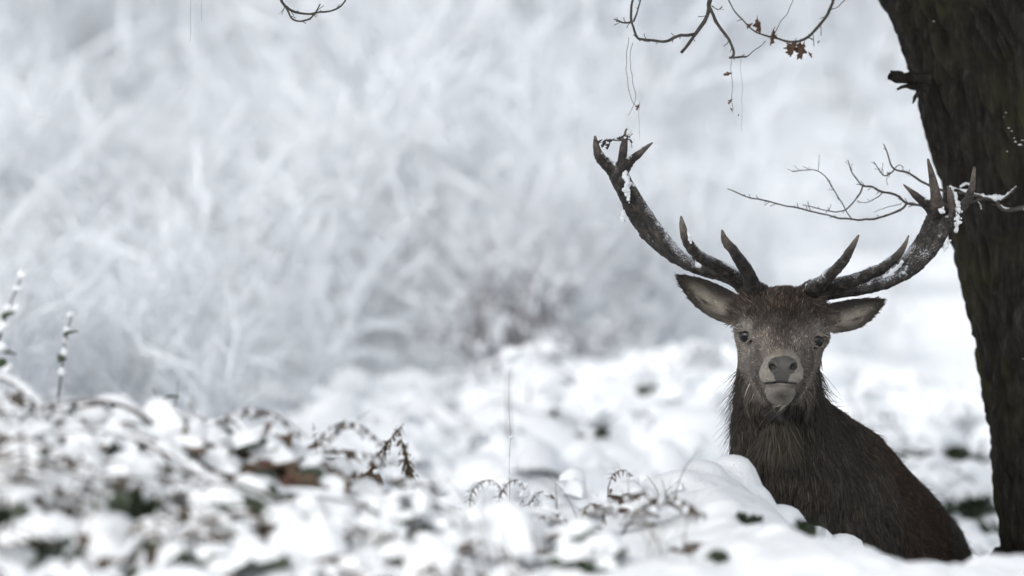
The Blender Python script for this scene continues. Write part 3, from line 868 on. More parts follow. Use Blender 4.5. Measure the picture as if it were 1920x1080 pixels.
def build_ground():
    xs = axis_grid((-220, -60, 16), (-60, -12, 3), (-12, -2.6, 0.3), (-2.6, 2.4, 0.016), (2.4, 12, 0.3), (12, 60, 3), (60, 220, 16))
    ys = axis_grid((-60, -14, 4), (-14, -6.2, 0.3), (-6.2, -0.2, 0.018), (-0.2, 9, 0.06), (9, 40, 0.5), (40, 250, 10))
    X, Y = np.meshgrid(xs, ys, indexing='ij')
    Z = ground_height(X, Y)
    v = np.stack([X, Y, Z], -1).reshape(-1, 3)
    n, m = X.shape
    i = (np.arange(n - 1)[:, None] * m + np.arange(m - 1)[None]).reshape(-1)
    f = np.stack([i, i + m, i + m + 1, i + 1], 1)
    o = mesh_object('ground', make_mesh('ground', v, f, [SNOW]))
    tag(o, 'snow-covered ground rising in a lumpy bank before the stag', kind='structure')
build_ground()
# ---------------------------------------------------------------- the tree at the edge of the frame, with its twigs and last leaves
def m_bark(nt, bs):
    n = tex_noise(nt, 5.0, 5, 0.6, coords(nt))
    fine = tex_noise(nt, 1.0, 6, 0.7, coords(nt, (55, 55, 12)))
    base = ramp(nt, fine, [(0.3, (0.008, 0.0075, 0.0065)), (0.55, (0.025, 0.022, 0.019)), (0.75, (0.064, 0.057, 0.047))])
    moss = math_node(nt, 'MULTIPLY', ramp(nt, n, [(0.48, (0, 0, 0)), (0.66, (1, 1, 1))]), attr(nt, 'ridge'), True)
    col = mixc(nt, moss, base, (0.040, 0.039, 0.020))
    set_(nt, bs, Base_Color=col, Roughness=0.9); bs.inputs['Specular IOR Level'].default_value = 0.15
    bump(nt, bs, tex_noise(nt, 1.0, 5, 0.7, coords(nt, (240, 240, 90))), 0.7, 0.006)
BARK = material('trunk_bark', m_bark)
TWIG = plain('twig_bark', (0.028, 0.024, 0.021), (0.085, 0.072, 0.060), 0.75, 60)
DEAD_LEAF = plain('dead_leaf', (0.055, 0.026, 0.014), (0.13, 0.065, 0.03), 0.6, 45)

edge = np.array([(1560, -160), (1606, -70), (1650, 0), (1690, 72), (1722, 160), (1750, 265), (1772, 390), (1797, 520), (1823, 650), (1848, 780), (1866, 900), (1880, 1020), (1888, 1100)], float)
TREE_D = 0.95
tk = (CAM_DIST + TREE_D) / CAM_DIST
ex = (edge[:, 0] - 960) / PXM * tk; ez = CAM_Z - (edge[:, 1] - 540) / PXM * tk
tang = unit(np.stack([np.gradient(ex), np.gradient(ez)], 1)); nrm2 = np.stack([-tang[:, 1], tang[:, 0]], 1); nrm2[nrm2[:, 0] < 0] *= -1
TR_R = np.interp(ez, [0.7, 1.2, 2.0, 2.6], [0.40, 0.37, 0.34, 0.33])
axis_pts = np.stack([ex + nrm2[:, 0] * TR_R, np.full(len(ex), TREE_D), ez + nrm2[:, 1] * TR_R], 1)
order = np.argsort(axis_pts[:, 2]); axis_pts = axis_pts[order]; TR_R = TR_R[order]
base_z = float(ground_base(1.62, TREE_D)) - 0.3
foot = np.array([[axis_pts[0, 0] + 0.06, TREE_D, base_z]])
axis_pts = np.concatenate([foot, axis_pts]); TR_R = np.concatenate([[0.62], TR_R]); TR_R[1] = 0.42
top = axis_pts[-1]
axis_pts = np.concatenate([axis_pts, [top + (-0.18, 0.05, 0.45), top + (-0.28, 0.12, 1.1), top + (-0.24, 0.2, 2.0), top + (-0.30, 0.3, 3.2)]])
TR_R = np.concatenate([TR_R, [0.32, 0.28, 0.22, 0.13]])

oak = empty('oak_tree', (axis_pts[0, 0], TREE_D, base_z + 0.3))
tag(oak, 'thick leaning tree trunk with furrowed dark bark, overhanging bare twigs beside the stag', 'tree')

def bark_tube(axis, radii, rings, sides, seed, amp):
    q = spline(np.column_stack([axis, radii]), rings)
    path, r = q[:, :3], q[:, 3]
    s = np.concatenate([[0], np.cumsum(np.linalg.norm(np.diff(path, axis=0), axis=1))])
    v, f = tube(path, r, sides)
    v = v.reshape(rings, sides, 3); c = path[:, None]; n = unit(v - c)
    a = np.linspace(0, 2 * np.pi, sides, endpoint=False)
    A, S = np.meshgrid(a, s); rr = r[:, None] * np.ones((1, sides))
    ring3 = np.stack([np.cos(A) * 0.34, np.sin(A) * 0.34, S], -1)
    warp = perlin(ring3 * np.array([6, 6, 3.0]), seed)[..., None] * 0.05
    def ridged(sc, zz, sd): return 1 - np.abs(perlin((ring3 + warp) * np.array([sc, sc, zz]), sd)) * 2.2
    def plates3(sc):
        q = (ring3 + warp) * sc; i0 = np.floor(q).astype(np.int64); f1 = np.full(q.shape[:-1], 9.0); f2 = f1.copy()
        for dx in (-1, 0, 1):
            for dy in (-1, 0, 1):
                for dz in (-1, 0, 1):
                    hh = _hash(i0[..., 0] + dx, i0[..., 1] + dy, i0[..., 2] + dz, seed + 40)
                    c = i0 + np.array([dx, dy, dz]) + np.stack([(hh & 255), (hh >> 8) & 255, (hh >> 16) & 255], -1) / 255.0
                    dd = np.sqrt(((q - c) ** 2).sum(-1)); f2 = np.minimum(f2, np.maximum(f1, dd)); f1 = np.minimum(f1, dd)
        return f2 - f1
    cell = smooth(0.02, 0.24, plates3(np.array([17, 17, 5.5])))
    h = 0.45 * ridged(15, 2.4, seed + 1) + 0.35 * ridged(34, 5.5, seed + 2) + 0.20 * ridged(62, 12, seed + 7)
    h = np.clip(h, -0.6, 1); big = perlin(ring3 * np.array([3.2, 3.2, 1.4]), seed + 3)
    plates = smooth(-0.05, 0.75, h) * (0.62 + 0.38 * cell)
    disp = amp * (plates - 0.75) + amp * 0.9 * big + amp * 0.22 * perlin(ring3 * np.array([90, 90, 30]), seed + 5)
    v = v + n * disp[..., None]
    return v.reshape(-1, 3), f, plates.reshape(-1)
tv, tf, tridge = bark_tube(axis_pts, TR_R, 620, 440, 4, 0.032)
trunk = mesh_object('trunk', make_mesh('trunk', tv, tf, [BARK], True, None, {'ridge': tridge}), oak)

# a snapped branch stub with splinters
b = Build()
for p, r, n in (([(1745, 150, .66), (1720, 148, .66), (1698, 146, .64), (1682, 147, .63), (1668, 143, .62)], [15, 13, 11.5, 10, 7], 16),
                ([(1740, 166, .66), (1712, 163, .65), (1697, 162, .64), (1681, 167, .63)], [9, 6, 4, 2], 10),
                ([(1735, 160, .66), (1722, 172, .64), (1716, 182, .63), (1711, 193, .62)], [9, 5, 3.5, 2], 8),
                ([(1690, 140, .63), (1676, 136, .62), (1670, 134, .62)], [7, 5, 3], 6)):
    q = spline(np.column_stack([pts(p), W(np.array(r, float))]), n + 4)
    v, f = tube(q[:, :3], q[:, 3], 12)
    nn = len(v); v = v + 0.004 * np.stack([perlin(v * 60, k) for k in (1, 2, 3)], 1)
    b.add(v, f); k = len(v) - 12                                        # close the snapped end
    b.add(np.concatenate([v[k:], [v[k:].mean(0) + (0.004, 0, -0.002)]]), np.array([[i, (i + 1) % 12, 12, 12] for i in range(12)])[:, :3].repeat(1, 0)[:, [0, 1, 2, 2]])
stub = mesh_object('branch_stub', b.mesh('branch_stub', [BARK], True, 'ridge'), oak)

# limbs above the frame, from which the twigs hang
def limb(p, r, name='limb', rings=60, seed=1):
    v, f, h = bark_tube(np.array(p, float), np.array(r, float), rings, 40, seed, 0.008)
    return mesh_object(name, make_mesh(name, v, f, [BARK], True, None, {'ridge': h}), oak)
T = axis_pts[-4]
limb([T + (0, 0, 0), (1.15, 0.7, 3.05), (0.75, 0.45, 3.02), (0.25, 0.25, 2.98), (-0.3, 0.15, 2.90), (-0.75, 0.1, 2.86)], [0.11, 0.075, 0.06, 0.045, 0.03, 0.012])
limb([axis_pts[-3], (1.9, 0.5, 4.2), (2.6, 0.2, 4.6), (3.4, 0.0, 5.0)], [0.10, 0.07, 0.05, 0.02], seed=2)
limb([axis_pts[-2], (0.8, 1.4, 5.0), (0.3, 2.0, 5.6), (-0.3, 2.4, 6.1)], [0.09, 0.06, 0.04, 0.015], seed=3)
limb([axis_pts[-1] - (0, 0, 0.1), (1.5, 1.6, 6.2), (1.8, 2.0, 6.9)], [0.12, 0.06, 0.02], seed=5)

def twig_mesh(b, strands, seed, sides=7, mat=0, wob=0.0035):
    rng = np.random.default_rng(seed)
    for p, r in strands:
        p = pts(p) if not isinstance(p, np.ndarray) else p
        r = np.interp(np.linspace(0, 1, len(p)), np.linspace(0, 1, len(r)), r)
        q = spline(np.column_stack([p, W(np.array(r, float))]), max(6 * len(p), 8))
        c = q[:, :3] + wob * np.stack([perlin(q[:, :3] * 38, seed + k) for k in (1, 2, 3)], 1)
        rad = q[:, 3] * (1 + 0.22 * perlin(q[:, :3] * 90, seed + 9))
        v, f = tube(c, rad, sides); b.add(v, f, mat)
        if r.max() < 0.95: continue
        for i in range(3, len(c) - 2):                                   # buds and short spurs
            if rng.random() < 0.30:
                L = W(rng.uniform(3, 13)) * (1 if rng.random() < 0.8 else 1.8); t_ = unit(c[i + 1] - c[i]); sd = unit(rng.normal(0, 1, 3)); sd = unit(sd - t_ * (sd @ t_) + 0.8 * t_)
                e = np.stack([c[i], c[i] + sd * L * 0.55, c[i] + sd * L + rng.normal(0, 0.15, 3) * L])
                rr = min(rad[i] * 0.55, W(0.9)); v, f = tube(e, [rr, rr * 0.8, rr * 0.9], 5); b.add(v, f, mat)

def twig_snow(b, p, r, lift, seed, mat=0):
    """A crest of snow lying along the top of a twig: small lumps run together."""
    rng = np.random.default_rng(seed)
    r = np.interp(np.linspace(0, 1, len(p)), np.linspace(0, 1, len(r)), r)
    q = spline(np.column_stack([pts(p), W(np.array(r, float))]), 10 * len(p))
    q[:, 2] += W(lift)
    rad = q[:, 3] * np.clip(0.55 + 1.0 * perlin(q[:, :3] * 55, seed) + rng.normal(0, 0.12, len(q)), 0.08, 1.7)
    v, f = tube(q[:, :3], rad, 8); v = v + 0.0016 * np.stack([perlin(v * 120, seed + k) for k in (1, 2, 3)], 1)
    b.add(v, f, mat)

def leaf_mesh(name, length, width, lobes, curl, seed, mats):
    """A withered lobed leaf: two curled halves about a midrib, with a stalk, given thickness."""
    rng = np.random.default_rng(seed)
    n, m = 15, 7
    t = np.linspace(0, 1, n); w = width * np.sin(np.pi * t ** 0.75) * (0.66 + 0.34 * np.cos(t * lobes * 2 * np.pi)) + 0.0008
    a = np.linspace(-1, 1, m)
    Tt, A = np.meshgrid(t, a, indexing='ij')
    X = A * w[:, None]; Zz = -Tt * length; Y = curl * np.abs(A) ** 1.5 * w[:, None] * 1.3 + 0.25 * curl * length * Tt ** 2
    v = np.stack([X, Y, Zz], -1).reshape(-1, 3)
    v += 0.12 * width * np.stack([perlin(v / length * 4.0 + seed, k) for k in (1, 2, 3)], 1)
    i = (np.arange(n - 1)[:, None] * m + np.arange(m - 1)[None]).reshape(-1)
    f = np.stack([i, i + 1, i + m + 1, i + m], 1)
    k = len(v); v = np.concatenate([v, v + (0, 0.0007, 0)]); f = np.concatenate([f, f[:, ::-1] + k])
    sv, sf = tube(np.array([(0, 0, -0.2 * length), (0, 0, 0.0), (0.002, 0, 0.22 * length)]), [0.0007, 0.0009, 0.0006], 5)
    f = np.concatenate([f, sf + len(v)]); v = np.concatenate([v, sv])
    return make_mesh(name, v, f, mats)

LEAF_SHAPES = [leaf_mesh('leaf', 0.030, 0.0085, 2.6, c, sd, [DEAD_LEAF]) for c, sd in ((0.9, 1), (1.3, 2), (-0.8, 3), (1.7, 4))]
def hang_leaf(parent, px, py, d, tilt, spin, size, shape):
    o = bpy.data.objects.new('leaf', LEAF_SHAPES[shape % 4]); o.location = tuple(P(px, py, d)); o.rotation_euler = (0.2, tilt, spin); o.scale = (size,) * 3
    return link(o, parent)

def branch(name, strands, seed, label=None, snows=()):
    b = Build(); twig_mesh(b, strands, seed)
    o = mesh_object(name, b.mesh(name, [TWIG]), oak)
    if label: o['label'] = label
    if snows:
        for i, (p, r, lift) in enumerate(snows):
            b = Build(); twig_snow(b, p, r, lift, seed + i)
            mesh_object('snow', b.mesh('snow', [SNOW]), o)
    return o

br = branch('branch', [
    ([(1350, -420, .42), (1342, -180, .35), (1336, -60, .25), (1331, 0, .22), (1328, 22, .2), (1312, 54, .2), (1298, 73, .19), (1277, 99, .18)], [9, 6, 5, 4.2, 3.8, 3.4, 2.8]),
    ([(1306, 64, .2), (1292, 66, .19), (1275, 67, .18), (1255, 75, .18), (1236, 78, .18), (1214, 74, .18), (1196, 70, .18), (1187, 52, .18), (1184, 40, .18)], [3, 3, 2.6, 2.4, 2]),
    ([(1184, 40, .18), (1184, 15, .18), (1190, -20, .2), (1186, -60, .2)], [2.6, 2, 1.6]),
    ([(1187, 42, .18), (1172, 43, .18), (1160, 39, .17), (1150, 36, .17)], [2, 1.5, 1.2]),
    ([(1188, 40, .18), (1195, 22, .18), (1200, 0, .19), (1199, -20, .2)], [1.8, 1.4, 1]),
    ([(1330, 14, .2), (1344, 44, .2), (1361, 66, .2), (1370, 80, .2), (1376, 97, .2), (1371, 108, .2)], [3.2, 3, 2.6, 2.6]),
    ([(1366, 108, .2), (1380, 107, .2), (1399, 106, .2)], [2.2, 2, 1.8]),
    ([(1399, 106, .2), (1420, 92, .2), (1436, 76, .2)], [1, .8, .7]),
    ([(1334, 12, .2), (1346, 18, .2), (1354, 12, .2)], [1.2, .9, .7]),
    ([(1178, 70, .18), (1174, 120, .18), (1178, 165, .17), (1188, 195, .17), (1199, 200, .17)], [0.6, .55, .5, .4]),
    ([(1186, 80, .18), (1182, 110, .18), (1186, 150, .17), (1192, 180, .17), (1184, 208, .17), (1178, 216, .17)], [0.55, .5, .45, .35]),
    ([(1199, 190, .17), (1198, 230, .17), (1199, 262, .17)], [.28, .25, .2]),
    ([(1370, 108, .2), (1371, 140, .2), (1373, 190, .2), (1374, 212, .2)], [.5, .45, .4]),
    ([(1388, 108, .2), (1391, 170, .2), (1391, 245, .2)], [.25, .22, .2]),
], 21, 'bare forked twig hanging in loops at the top of the picture')
for a in ((1371, 137, .2, 1.3, 0.4, 0.65, 0), (1373, 186, .2, 0.3, 1.2, 0.5, 1), (1369, 203, .2, 0.9, 2.2, 0.35, 2), (1199, 196, .17, 0.05, 0.5, 0.55, 3), (1386, 214, .2, .2, .5, .22, 0)): hang_leaf(br, *a)
br = branch('branch', [
    ([(1560, -330, .5), (1574, -120, .45), (1566, -20, .42), (1556, 18, .4), (1538, 46, .4), (1515, 68, .4), (1500, 76, .4), (1480, 79, .4), (1455, 72, .4), (1430, 65, .4), (1408, 52, .4), (1386, 30, .4), (1366, 2, .4), (1352, -30, .4)],
     [6, 4, 3.2, 3, 2.8, 2.6, 2.6, 2.2, 1.8, 1.6, 1.5, 1.3, 1.2]),
    ([(1500, 76, .4), (1512, 70, .4), (1525, 74, .4)], [1.6, 1.2, .9]),
    ([(1448, 70, .4), (1462, 44, .4), (1478, 22, .4), (1490, -10, .42)], [.8, .7, .7]),
    ([(1556, 18, .4), (1575, 10, .4), (1600, -20, .42)], [.9, .8, .7]),
], 31, 'drooping twig with withered brown leaves near the trunk')
for a in ((1420, 36, .4, -0.4, .3, 1.3, 0), (1411, 44, .4, .6, 1.1, .6, 1), (1450, 56, .4, .3, .9, 1.3, 2), (1456, 66, .4, -.5, 2.0, .6, 3), (1490, 78, .4, .15, .2, 1.35, 1), (1501, 80, .4, -.3, .4, 1.5, 0), (1493, 80, .4, .5, 1.9, 1.3, 3), (1507, 82, .4, -.5, 2.4, 1.4, 2),
          (1508, 84, .4, -.8, 1.4, 1.0, 3), (1497, 86, .4, .4, 2.6, .9, 2), (1516, 98, .4, -.6, .5, .55, 2), (1537, 76, .4, .2, .8, .3, 1)): hang_leaf(br, *a)
branch('branch', [
    ([(500, -420, .12), (512, -120, .1), (524, -15, .05), (533, 8, .05), (547, 20, .05), (570, 27, .05), (596, 23, .05), (622, 20, .05), (640, 10, .05), (657, -12, .05)], [6, 4, 3, 2.4, 2.2, 2, 1.8, 1.6, 1.5]),
    ([(535, 10, .05), (545, 32, .05), (562, 40, .05), (578, 37, .05), (592, 24, .05), (600, 7, .05)], [1.8, 1.8, 1.6, 1.2]),
    ([(536, 12, .05), (528, 24, .05)], [1, .6]),
], 41, 'small dark looped twig at the top left of the picture')
branch('branch', [
    ([(355, -460, .1), (357, -80, .1), (357, 0, .1), (357, 78, .1)], [2, .35, .3, .25]),
    ([(372, -440, .1), (378, -50, .1), (378, 40, .1)], [1.5, .25, .2]),
], 43, 'hair-thin hanging twigs against the pale wood')
C_SNOW = [([(1905, 352, .50), (1880, 372, .50), (1850, 371, .49), (1815, 362, .48), (1780, 352, .47)], [2.5, 6, 5, 5, 2], 3),
          ([(1935, 392, .52), (1905, 396, .51), (1885, 394, .5), (1866, 376, .5)], [3, 5.5, 4, 3], 3),
          ([(1832, 375, .485), (1838, 384, .485), (1840, 392, .485)], [5, 7, 4], 0), ([(1800, 352, .475), (1812, 346, .475), (1822, 350, .475)], [3, 6, 3], 2),
          ([(1600, 412, .38), (1640, 409, .4), (1672, 400, .42)], [.8, 1.3, .8], 1.5), ([(1545, 402, .36), (1580, 409, .37)], [.5, 1, .5], 1.5)]
branch('branch', [
    ([(2030, 420, .85), (1960, 400, .58), (1920, 391, .52), (1885, 394, .5), (1866, 376, .5), (1850, 372, .49), (1815, 364, .48), (1775, 358, .46), (1745, 350, .45), (1720, 335, .43), (1698, 323, .42), (1676, 316, .42), (1666, 295, .42), (1657, 270, .42)],
     [8, 6, 5, 4, 3.4, 3, 2.8, 2.6, 2.4, 2.2, 1.8, 1.5, 1]),
    ([(1866, 376, .5), (1885, 370, .5), (1906, 350, .5)], [2.4, 2, 1.2]),
    ([(1678, 316, .42), (1669, 326, .42), (1656, 328, .42), (1643, 312, .42), (1637, 303, .42)], [1.6, 1.4, 1.1, .8]),
    ([(1678, 315, .42), (1686, 308, .42), (1694, 313, .42)], [1, .8, .6]),
    ([(1850, 372, .49), (1800, 384, .47), (1752, 390, .45), (1725, 385, .44), (1700, 380, .43), (1680, 366, .42), (1655, 360, .42), (1638, 352, .41), (1618, 347, .4), (1606, 336, .4), (1597, 322, .4), (1590, 300, .4)],
     [3, 3, 2.6, 2.4, 2.4, 2.3, 2.2, 1.8, 1.5, 1.2, .9]),
    ([(1700, 382, .43), (1690, 392, .42), (1665, 403, .42), (1636, 410, .4), (1600, 412, .38), (1560, 405, .37), (1520, 396, .36), (1475, 386, .35), (1430, 375, .34), (1395, 366, .33), (1364, 355, .33)],
     [2.4, 2.3, 2.2, 2, 1.8, 1.7, 1.5, 1.4, 1.2, 1]),
    ([(1618, 347, .4), (1610, 366, .4), (1592, 388, .39), (1572, 396, .38), (1545, 394, .37), (1506, 384, .36)], [1.8, 1.6, 1.3, 1.1, .8]),
    ([(1596, 412, .38), (1585, 392, .38), (1568, 362, .37), (1553, 338, .37), (1538, 322, .36), (1515, 319, .36), (1484, 321, .36)], [1, 1.1, 1.1, 1.1, 1, .9, .8]),
    ([(1534, 321, .36), (1535, 305, .36), (1536, 290, .36)], [.6, .5, .4]), ([(1516, 318, .36), (1506, 311, .36)], [.7, .5]),
    ([(1655, 360, .42), (1640, 372, .41), (1625, 380, .4), (1606, 378, .4)], [1.2, .9, .6]),
    ([(1690, 381, .43), (1665, 390, .42), (1640, 397, .41)], [.8, .7, .5]),
    ([(1548, 400, .37), (1556, 388, .37), (1558, 382, .37)], [.7, .6, .4]),
], 51, 'slender forked branch reaching out behind the antler, snow-laden across the trunk', C_SNOW)
# flecks of snow lodged in the bark
rng = np.random.default_rng(5)
b = Build()
cube = np.array([(-1, -1, -1), (1, -1, -1), (1, 1, -1), (-1, 1, -1), (-1, -1, 1), (1, -1, 1), (1, 1, 1), (-1, 1, 1)], float) * 0.58
cubef = np.array([(0, 3, 2, 1), (4, 5, 6, 7), (0, 1, 5, 4), (1, 2, 6, 5), (2, 3, 7, 6), (3, 0, 4, 7)])
fv = tv.reshape(620, 440, 3)
front = np.argwhere((fv[..., 1] < TREE_D - 0.12) & (fv[..., 2] > 0.9) & (fv[..., 2] < 2.4))
for r, c in front[rng.choice(len(front), 26, replace=False)]:
    p = fv[r, c]; s = rng.uniform(0.0015, 0.0035)
    b.add(p + cube * s * rng.uniform(0.6, 1.5, 3) + (0, -0.001, 0), cubef)
for px, py, s in ((1905, 262, .005), (1893, 243, .0035), (1912, 268, .006), (1886, 210, .0025), (1898, 247, .003), (1901, 259, .003), (1916, 262, .004)):
    c = P(px, py, 0.0); j = np.argmin(((pix(tv)[0] - px) ** 2 + (pix(tv)[1] - py) ** 2) + 1e6 * (tv[:, 1] > TREE_D))
    b.add(tv[j] + cube * s * np.array([1.9, 1, 0.6]), cubef)
fl = b.mesh('snow', [SNOW]); fo = mesh_object('snow', fl, trunk)
fo.modifiers.new('round', 'SUBSURF').levels = 2; fo.modifiers['round'].render_levels = 2
tag(fo, kind='stuff')
# ---------------------------------------------------------------- snow-laden undergrowth on the bank and on the rise behind
def ground_hit(px, py, d0=-7.5, d1=40.0):
    """First point of the ground along the view through a photograph pixel."""
    d = np.linspace(d0, d1, 1500); k = (CAM_DIST + d) / CAM_DIST
    x = (px - 960) / PXM * k; z = CAM_Z - (py - 540) / PXM * k
    below = z <= ground_height(x, d)
    i = int(np.argmax(below)) if below.any() else len(d) - 1
    return np.array([x[i], d[i], ground_height(x[i:i + 1], d[i:i + 1])[0]])

BRAMBLE = plain('bramble_leaf', (0.012, 0.022, 0.010), (0.035, 0.052, 0.022), 0.45, 30)
BRACKEN = plain('dead_bracken', (0.045, 0.026, 0.014), (0.125, 0.080, 0.045), 0.8, 35)
STEM = plain('bramble_stem', (0.028, 0.018, 0.015), (0.075, 0.050, 0.040), 0.6, 40)
RUSSET = plain('russet_leaf', (0.045, 0.018, 0.012), (0.11, 0.045, 0.026), 0.6, 45)
GRASS = plain('withered_grass', (0.10, 0.085, 0.055), (0.20, 0.17, 0.115), 0.8, 40)

def cap_templates(count, seed, thick, over, width=0.30):
    """A drooping leaf carrying a pillow of snow. Returns list of (snow verts, faces, leaf verts, faces) at unit length."""
    out = []
    n, m = (8, 6) if width > 0.2 else (6, 4)
    for s in range(count):
        rng = np.random.default_rng(seed + s)
        t = np.linspace(0, 1, n); a = np.linspace(-1, 1, m)
        Tt, A = np.meshgrid(t, a, indexing='ij')
        w = width * np.sin(np.pi * np.clip(Tt, 0.0, 1) ** 0.8) ** 0.75 + 0.012
        droop = -0.28 * (Tt - 0.35) ** 2 - 0.10 * A ** 2
        def sheet(sc, z): return np.stack([(Tt - 0.5) * sc, A * w * sc, droop + z], -1)
        i = (np.arange(n - 1)[:, None] * m + np.arange(m - 1)[None]).reshape(-1)
        f = np.stack([i, i + m, i + m + 1, i + 1], 1)
        dome = thick * rng.uniform(0.7, 1.3) * np.sqrt(np.clip(1 - A ** 2, 0, 1)) * np.sin(np.pi * np.clip(Tt, 0.02, 0.98)) ** 0.5
        top = sheet(1.0, dome); nz = perlin(top.reshape(-1, 3) * 5 + s, s).reshape(n, m)
        top[..., 2] += 0.09 * nz * (dome > 0); top[..., 1] *= 1 + 0.3 * nz
        bot = sheet(1.0, -0.01 + 0 * Tt)
        sv = np.concatenate([top.reshape(-1, 3), bot.reshape(-1, 3)]); sf = np.concatenate([f, f[:, ::-1] + n * m])
        lv = sheet(over, -0.03 + 0 * Tt).reshape(-1, 3)
        lv[:, 2] -= 0.05 * (np.abs(A.reshape(-1)) ** 2)
        out.append((sv, sf, lv, f.copy()))
    return out

CAPS = cap_templates(6, 100, 0.20, 1.18)
PINNA_CAPS = cap_templates(4, 140, 0.13, 1.15, 0.13)

def scatter_caps(b, pos, size, tilt_dir, tilt, capped, leafmat, rng, snow_mat=0, leaves=True):
    n = len(pos)
    if n == 0: return
    up = unit(np.stack([np.cos(tilt_dir) * np.sin(tilt), np.sin(tilt_dir) * np.sin(tilt), np.cos(tilt)], 1))
    R = frames(up, rng.uniform(0, 2 * np.pi, n)) * size[:, None, None] * np.stack([rng.uniform(0.8, 1.25, n), rng.uniform(0.8, 1.3, n), rng.uniform(0.7, 1.5, n)], 1)[:, None, :]
    which = rng.integers(0, len(CAPS), n)
    for k, (sv, sf, lv, lf) in enumerate(CAPS):
        s = (which == k) & capped
        if s.any(): v, f = instance_quads(sv, sf, R[s], pos[s]); b.add(v, f, snow_mat)
        for m in np.unique(leafmat) if leaves else ():
            s = (which == k) & (leafmat == m)
            if s.any(): v, f = instance_quads(lv, lf, R[s], pos[s]); b.add(v, f, int(m))

def batch_tubes(paths, radii, sides):
    """paths (n,k,3), radii (n,k) -> joined verts, quads."""
    n, k, _ = paths.shape
    tan = unit(np.gradient(paths, axis=1))
    ref = np.where(np.abs(tan[:, :1, 2:3]) < 0.9, np.array([0, 0, 1.0]), np.array([1.0, 0, 0])) * np.ones((n, k, 1))
    x = unit(np.cross(tan, ref)); y = np.cross(tan, x)
    a = np.linspace(0, 2 * np.pi, sides, endpoint=False)
    ring = x[:, :, None] * np.cos(a)[None, None, :, None] + y[:, :, None] * np.sin(a)[None, None, :, None]
    v = (paths[:, :, None] + ring * radii[:, :, None, None]).reshape(-1, 3)
    i = (np.arange(n)[:, None, None] * k + np.arange(k - 1)[None, :, None]) * sides; j = np.arange(sides)[None, None]; j2 = (j + 1) % sides
    f = np.stack([i + j, i + sides + j, i + sides + j2, i + j2], -1).reshape(-1, 4)
    return v, f

UG_MATS = [SNOW, BRAMBLE, BRACKEN, STEM, RUSSET, GRASS]

def snowy_fronds(b, x0, y0, length, height, rng, pinna, bare, pairs=11, leafmat=2):
    """Bracken fronds bowed under snow: an arched rib with paired narrow leaflets, most of them carrying a ridge of snow."""
    M = len(x0); K = 16; t = np.linspace(0, 1, K); a = rng.uniform(0, 2 * np.pi, M)
    path = np.zeros((M, K, 3)); bend = rng.normal(0, 0.5, M)
    for i, u in enumerate(t):
        path[:, i, 0] = x0 + np.cos(a + bend * u) * length * u * 0.85; path[:, i, 1] = y0 + np.sin(a + bend * u) * length * u * 0.85
    g0 = ground_height(x0, y0)[:, None]
    path[..., 2] = g0 - 0.02 + height[:, None] * (np.sin(np.pi * np.minimum(t * 0.80 + 0.02, 1)) * (1 - 0.25 * t))[None] + 0.02 * noise2(path[..., 0], path[..., 1], 6, 3)
    v, f = batch_tubes(path, np.linspace(0.003, 0.0012, K)[None] * np.ones((M, 1)), 5); b.add(v, f, 3)
    tan = unit(np.gradient(path, axis=1)); P_, D_, S_, Bm = [], [], [], []
    for k in range(pairs):
        u = 0.15 + 0.83 * k / pairs; i = int(u * (K - 1)); fr = u * (K - 1) - i
        c = path[:, i] * (1 - fr) + path[:, min(i + 1, K - 1)] * fr; tg = tan[:, i]
        sidev = unit(np.cross(tg, np.array([0, 0, 1.0])))
        for sgn in (-1, 1):
            d = unit(sidev * sgn + tg * 0.45 + np.stack([rng.normal(0, .15, M), rng.normal(0, .15, M), -0.25 + rng.normal(0, 0.25, M)], 1))
            s = pinna * (1 - 0.6 * u) * rng.uniform(0.75, 1.25, M)
            P_.append(c + d * (s * 0.45)[:, None]); D_.append(d); S_.append(s); Bm.append(rng.random(M) < bare)
    P_, D_, S_, Bm = np.concatenate(P_), np.concatenate(D_), np.concatenate(S_), np.concatenate(Bm)
    up = unit(np.array([0, 0, 1.0]) - D_ * D_[:, 2:3] + rng.normal(0, 0.15, D_.shape)); up = unit(up - D_ * (up * D_).sum(1, keepdims=True))
    R = np.stack([D_, np.cross(up, D_), up], -1) * S_[:, None, None]
    which = rng.integers(0, 4, len(P_))
    for k, (sv, sf, lv, lf) in enumerate(PINNA_CAPS):
        q = (which == k) & ~Bm
        if q.any(): v, f = instance_quads(sv, sf, R[q], P_[q]); b.add(v, f, 0)
        q = which == k
        if leafmat is not None: v, f = instance_quads(lv, lf, R[q], P_[q]); b.add(v, f, leafmat)

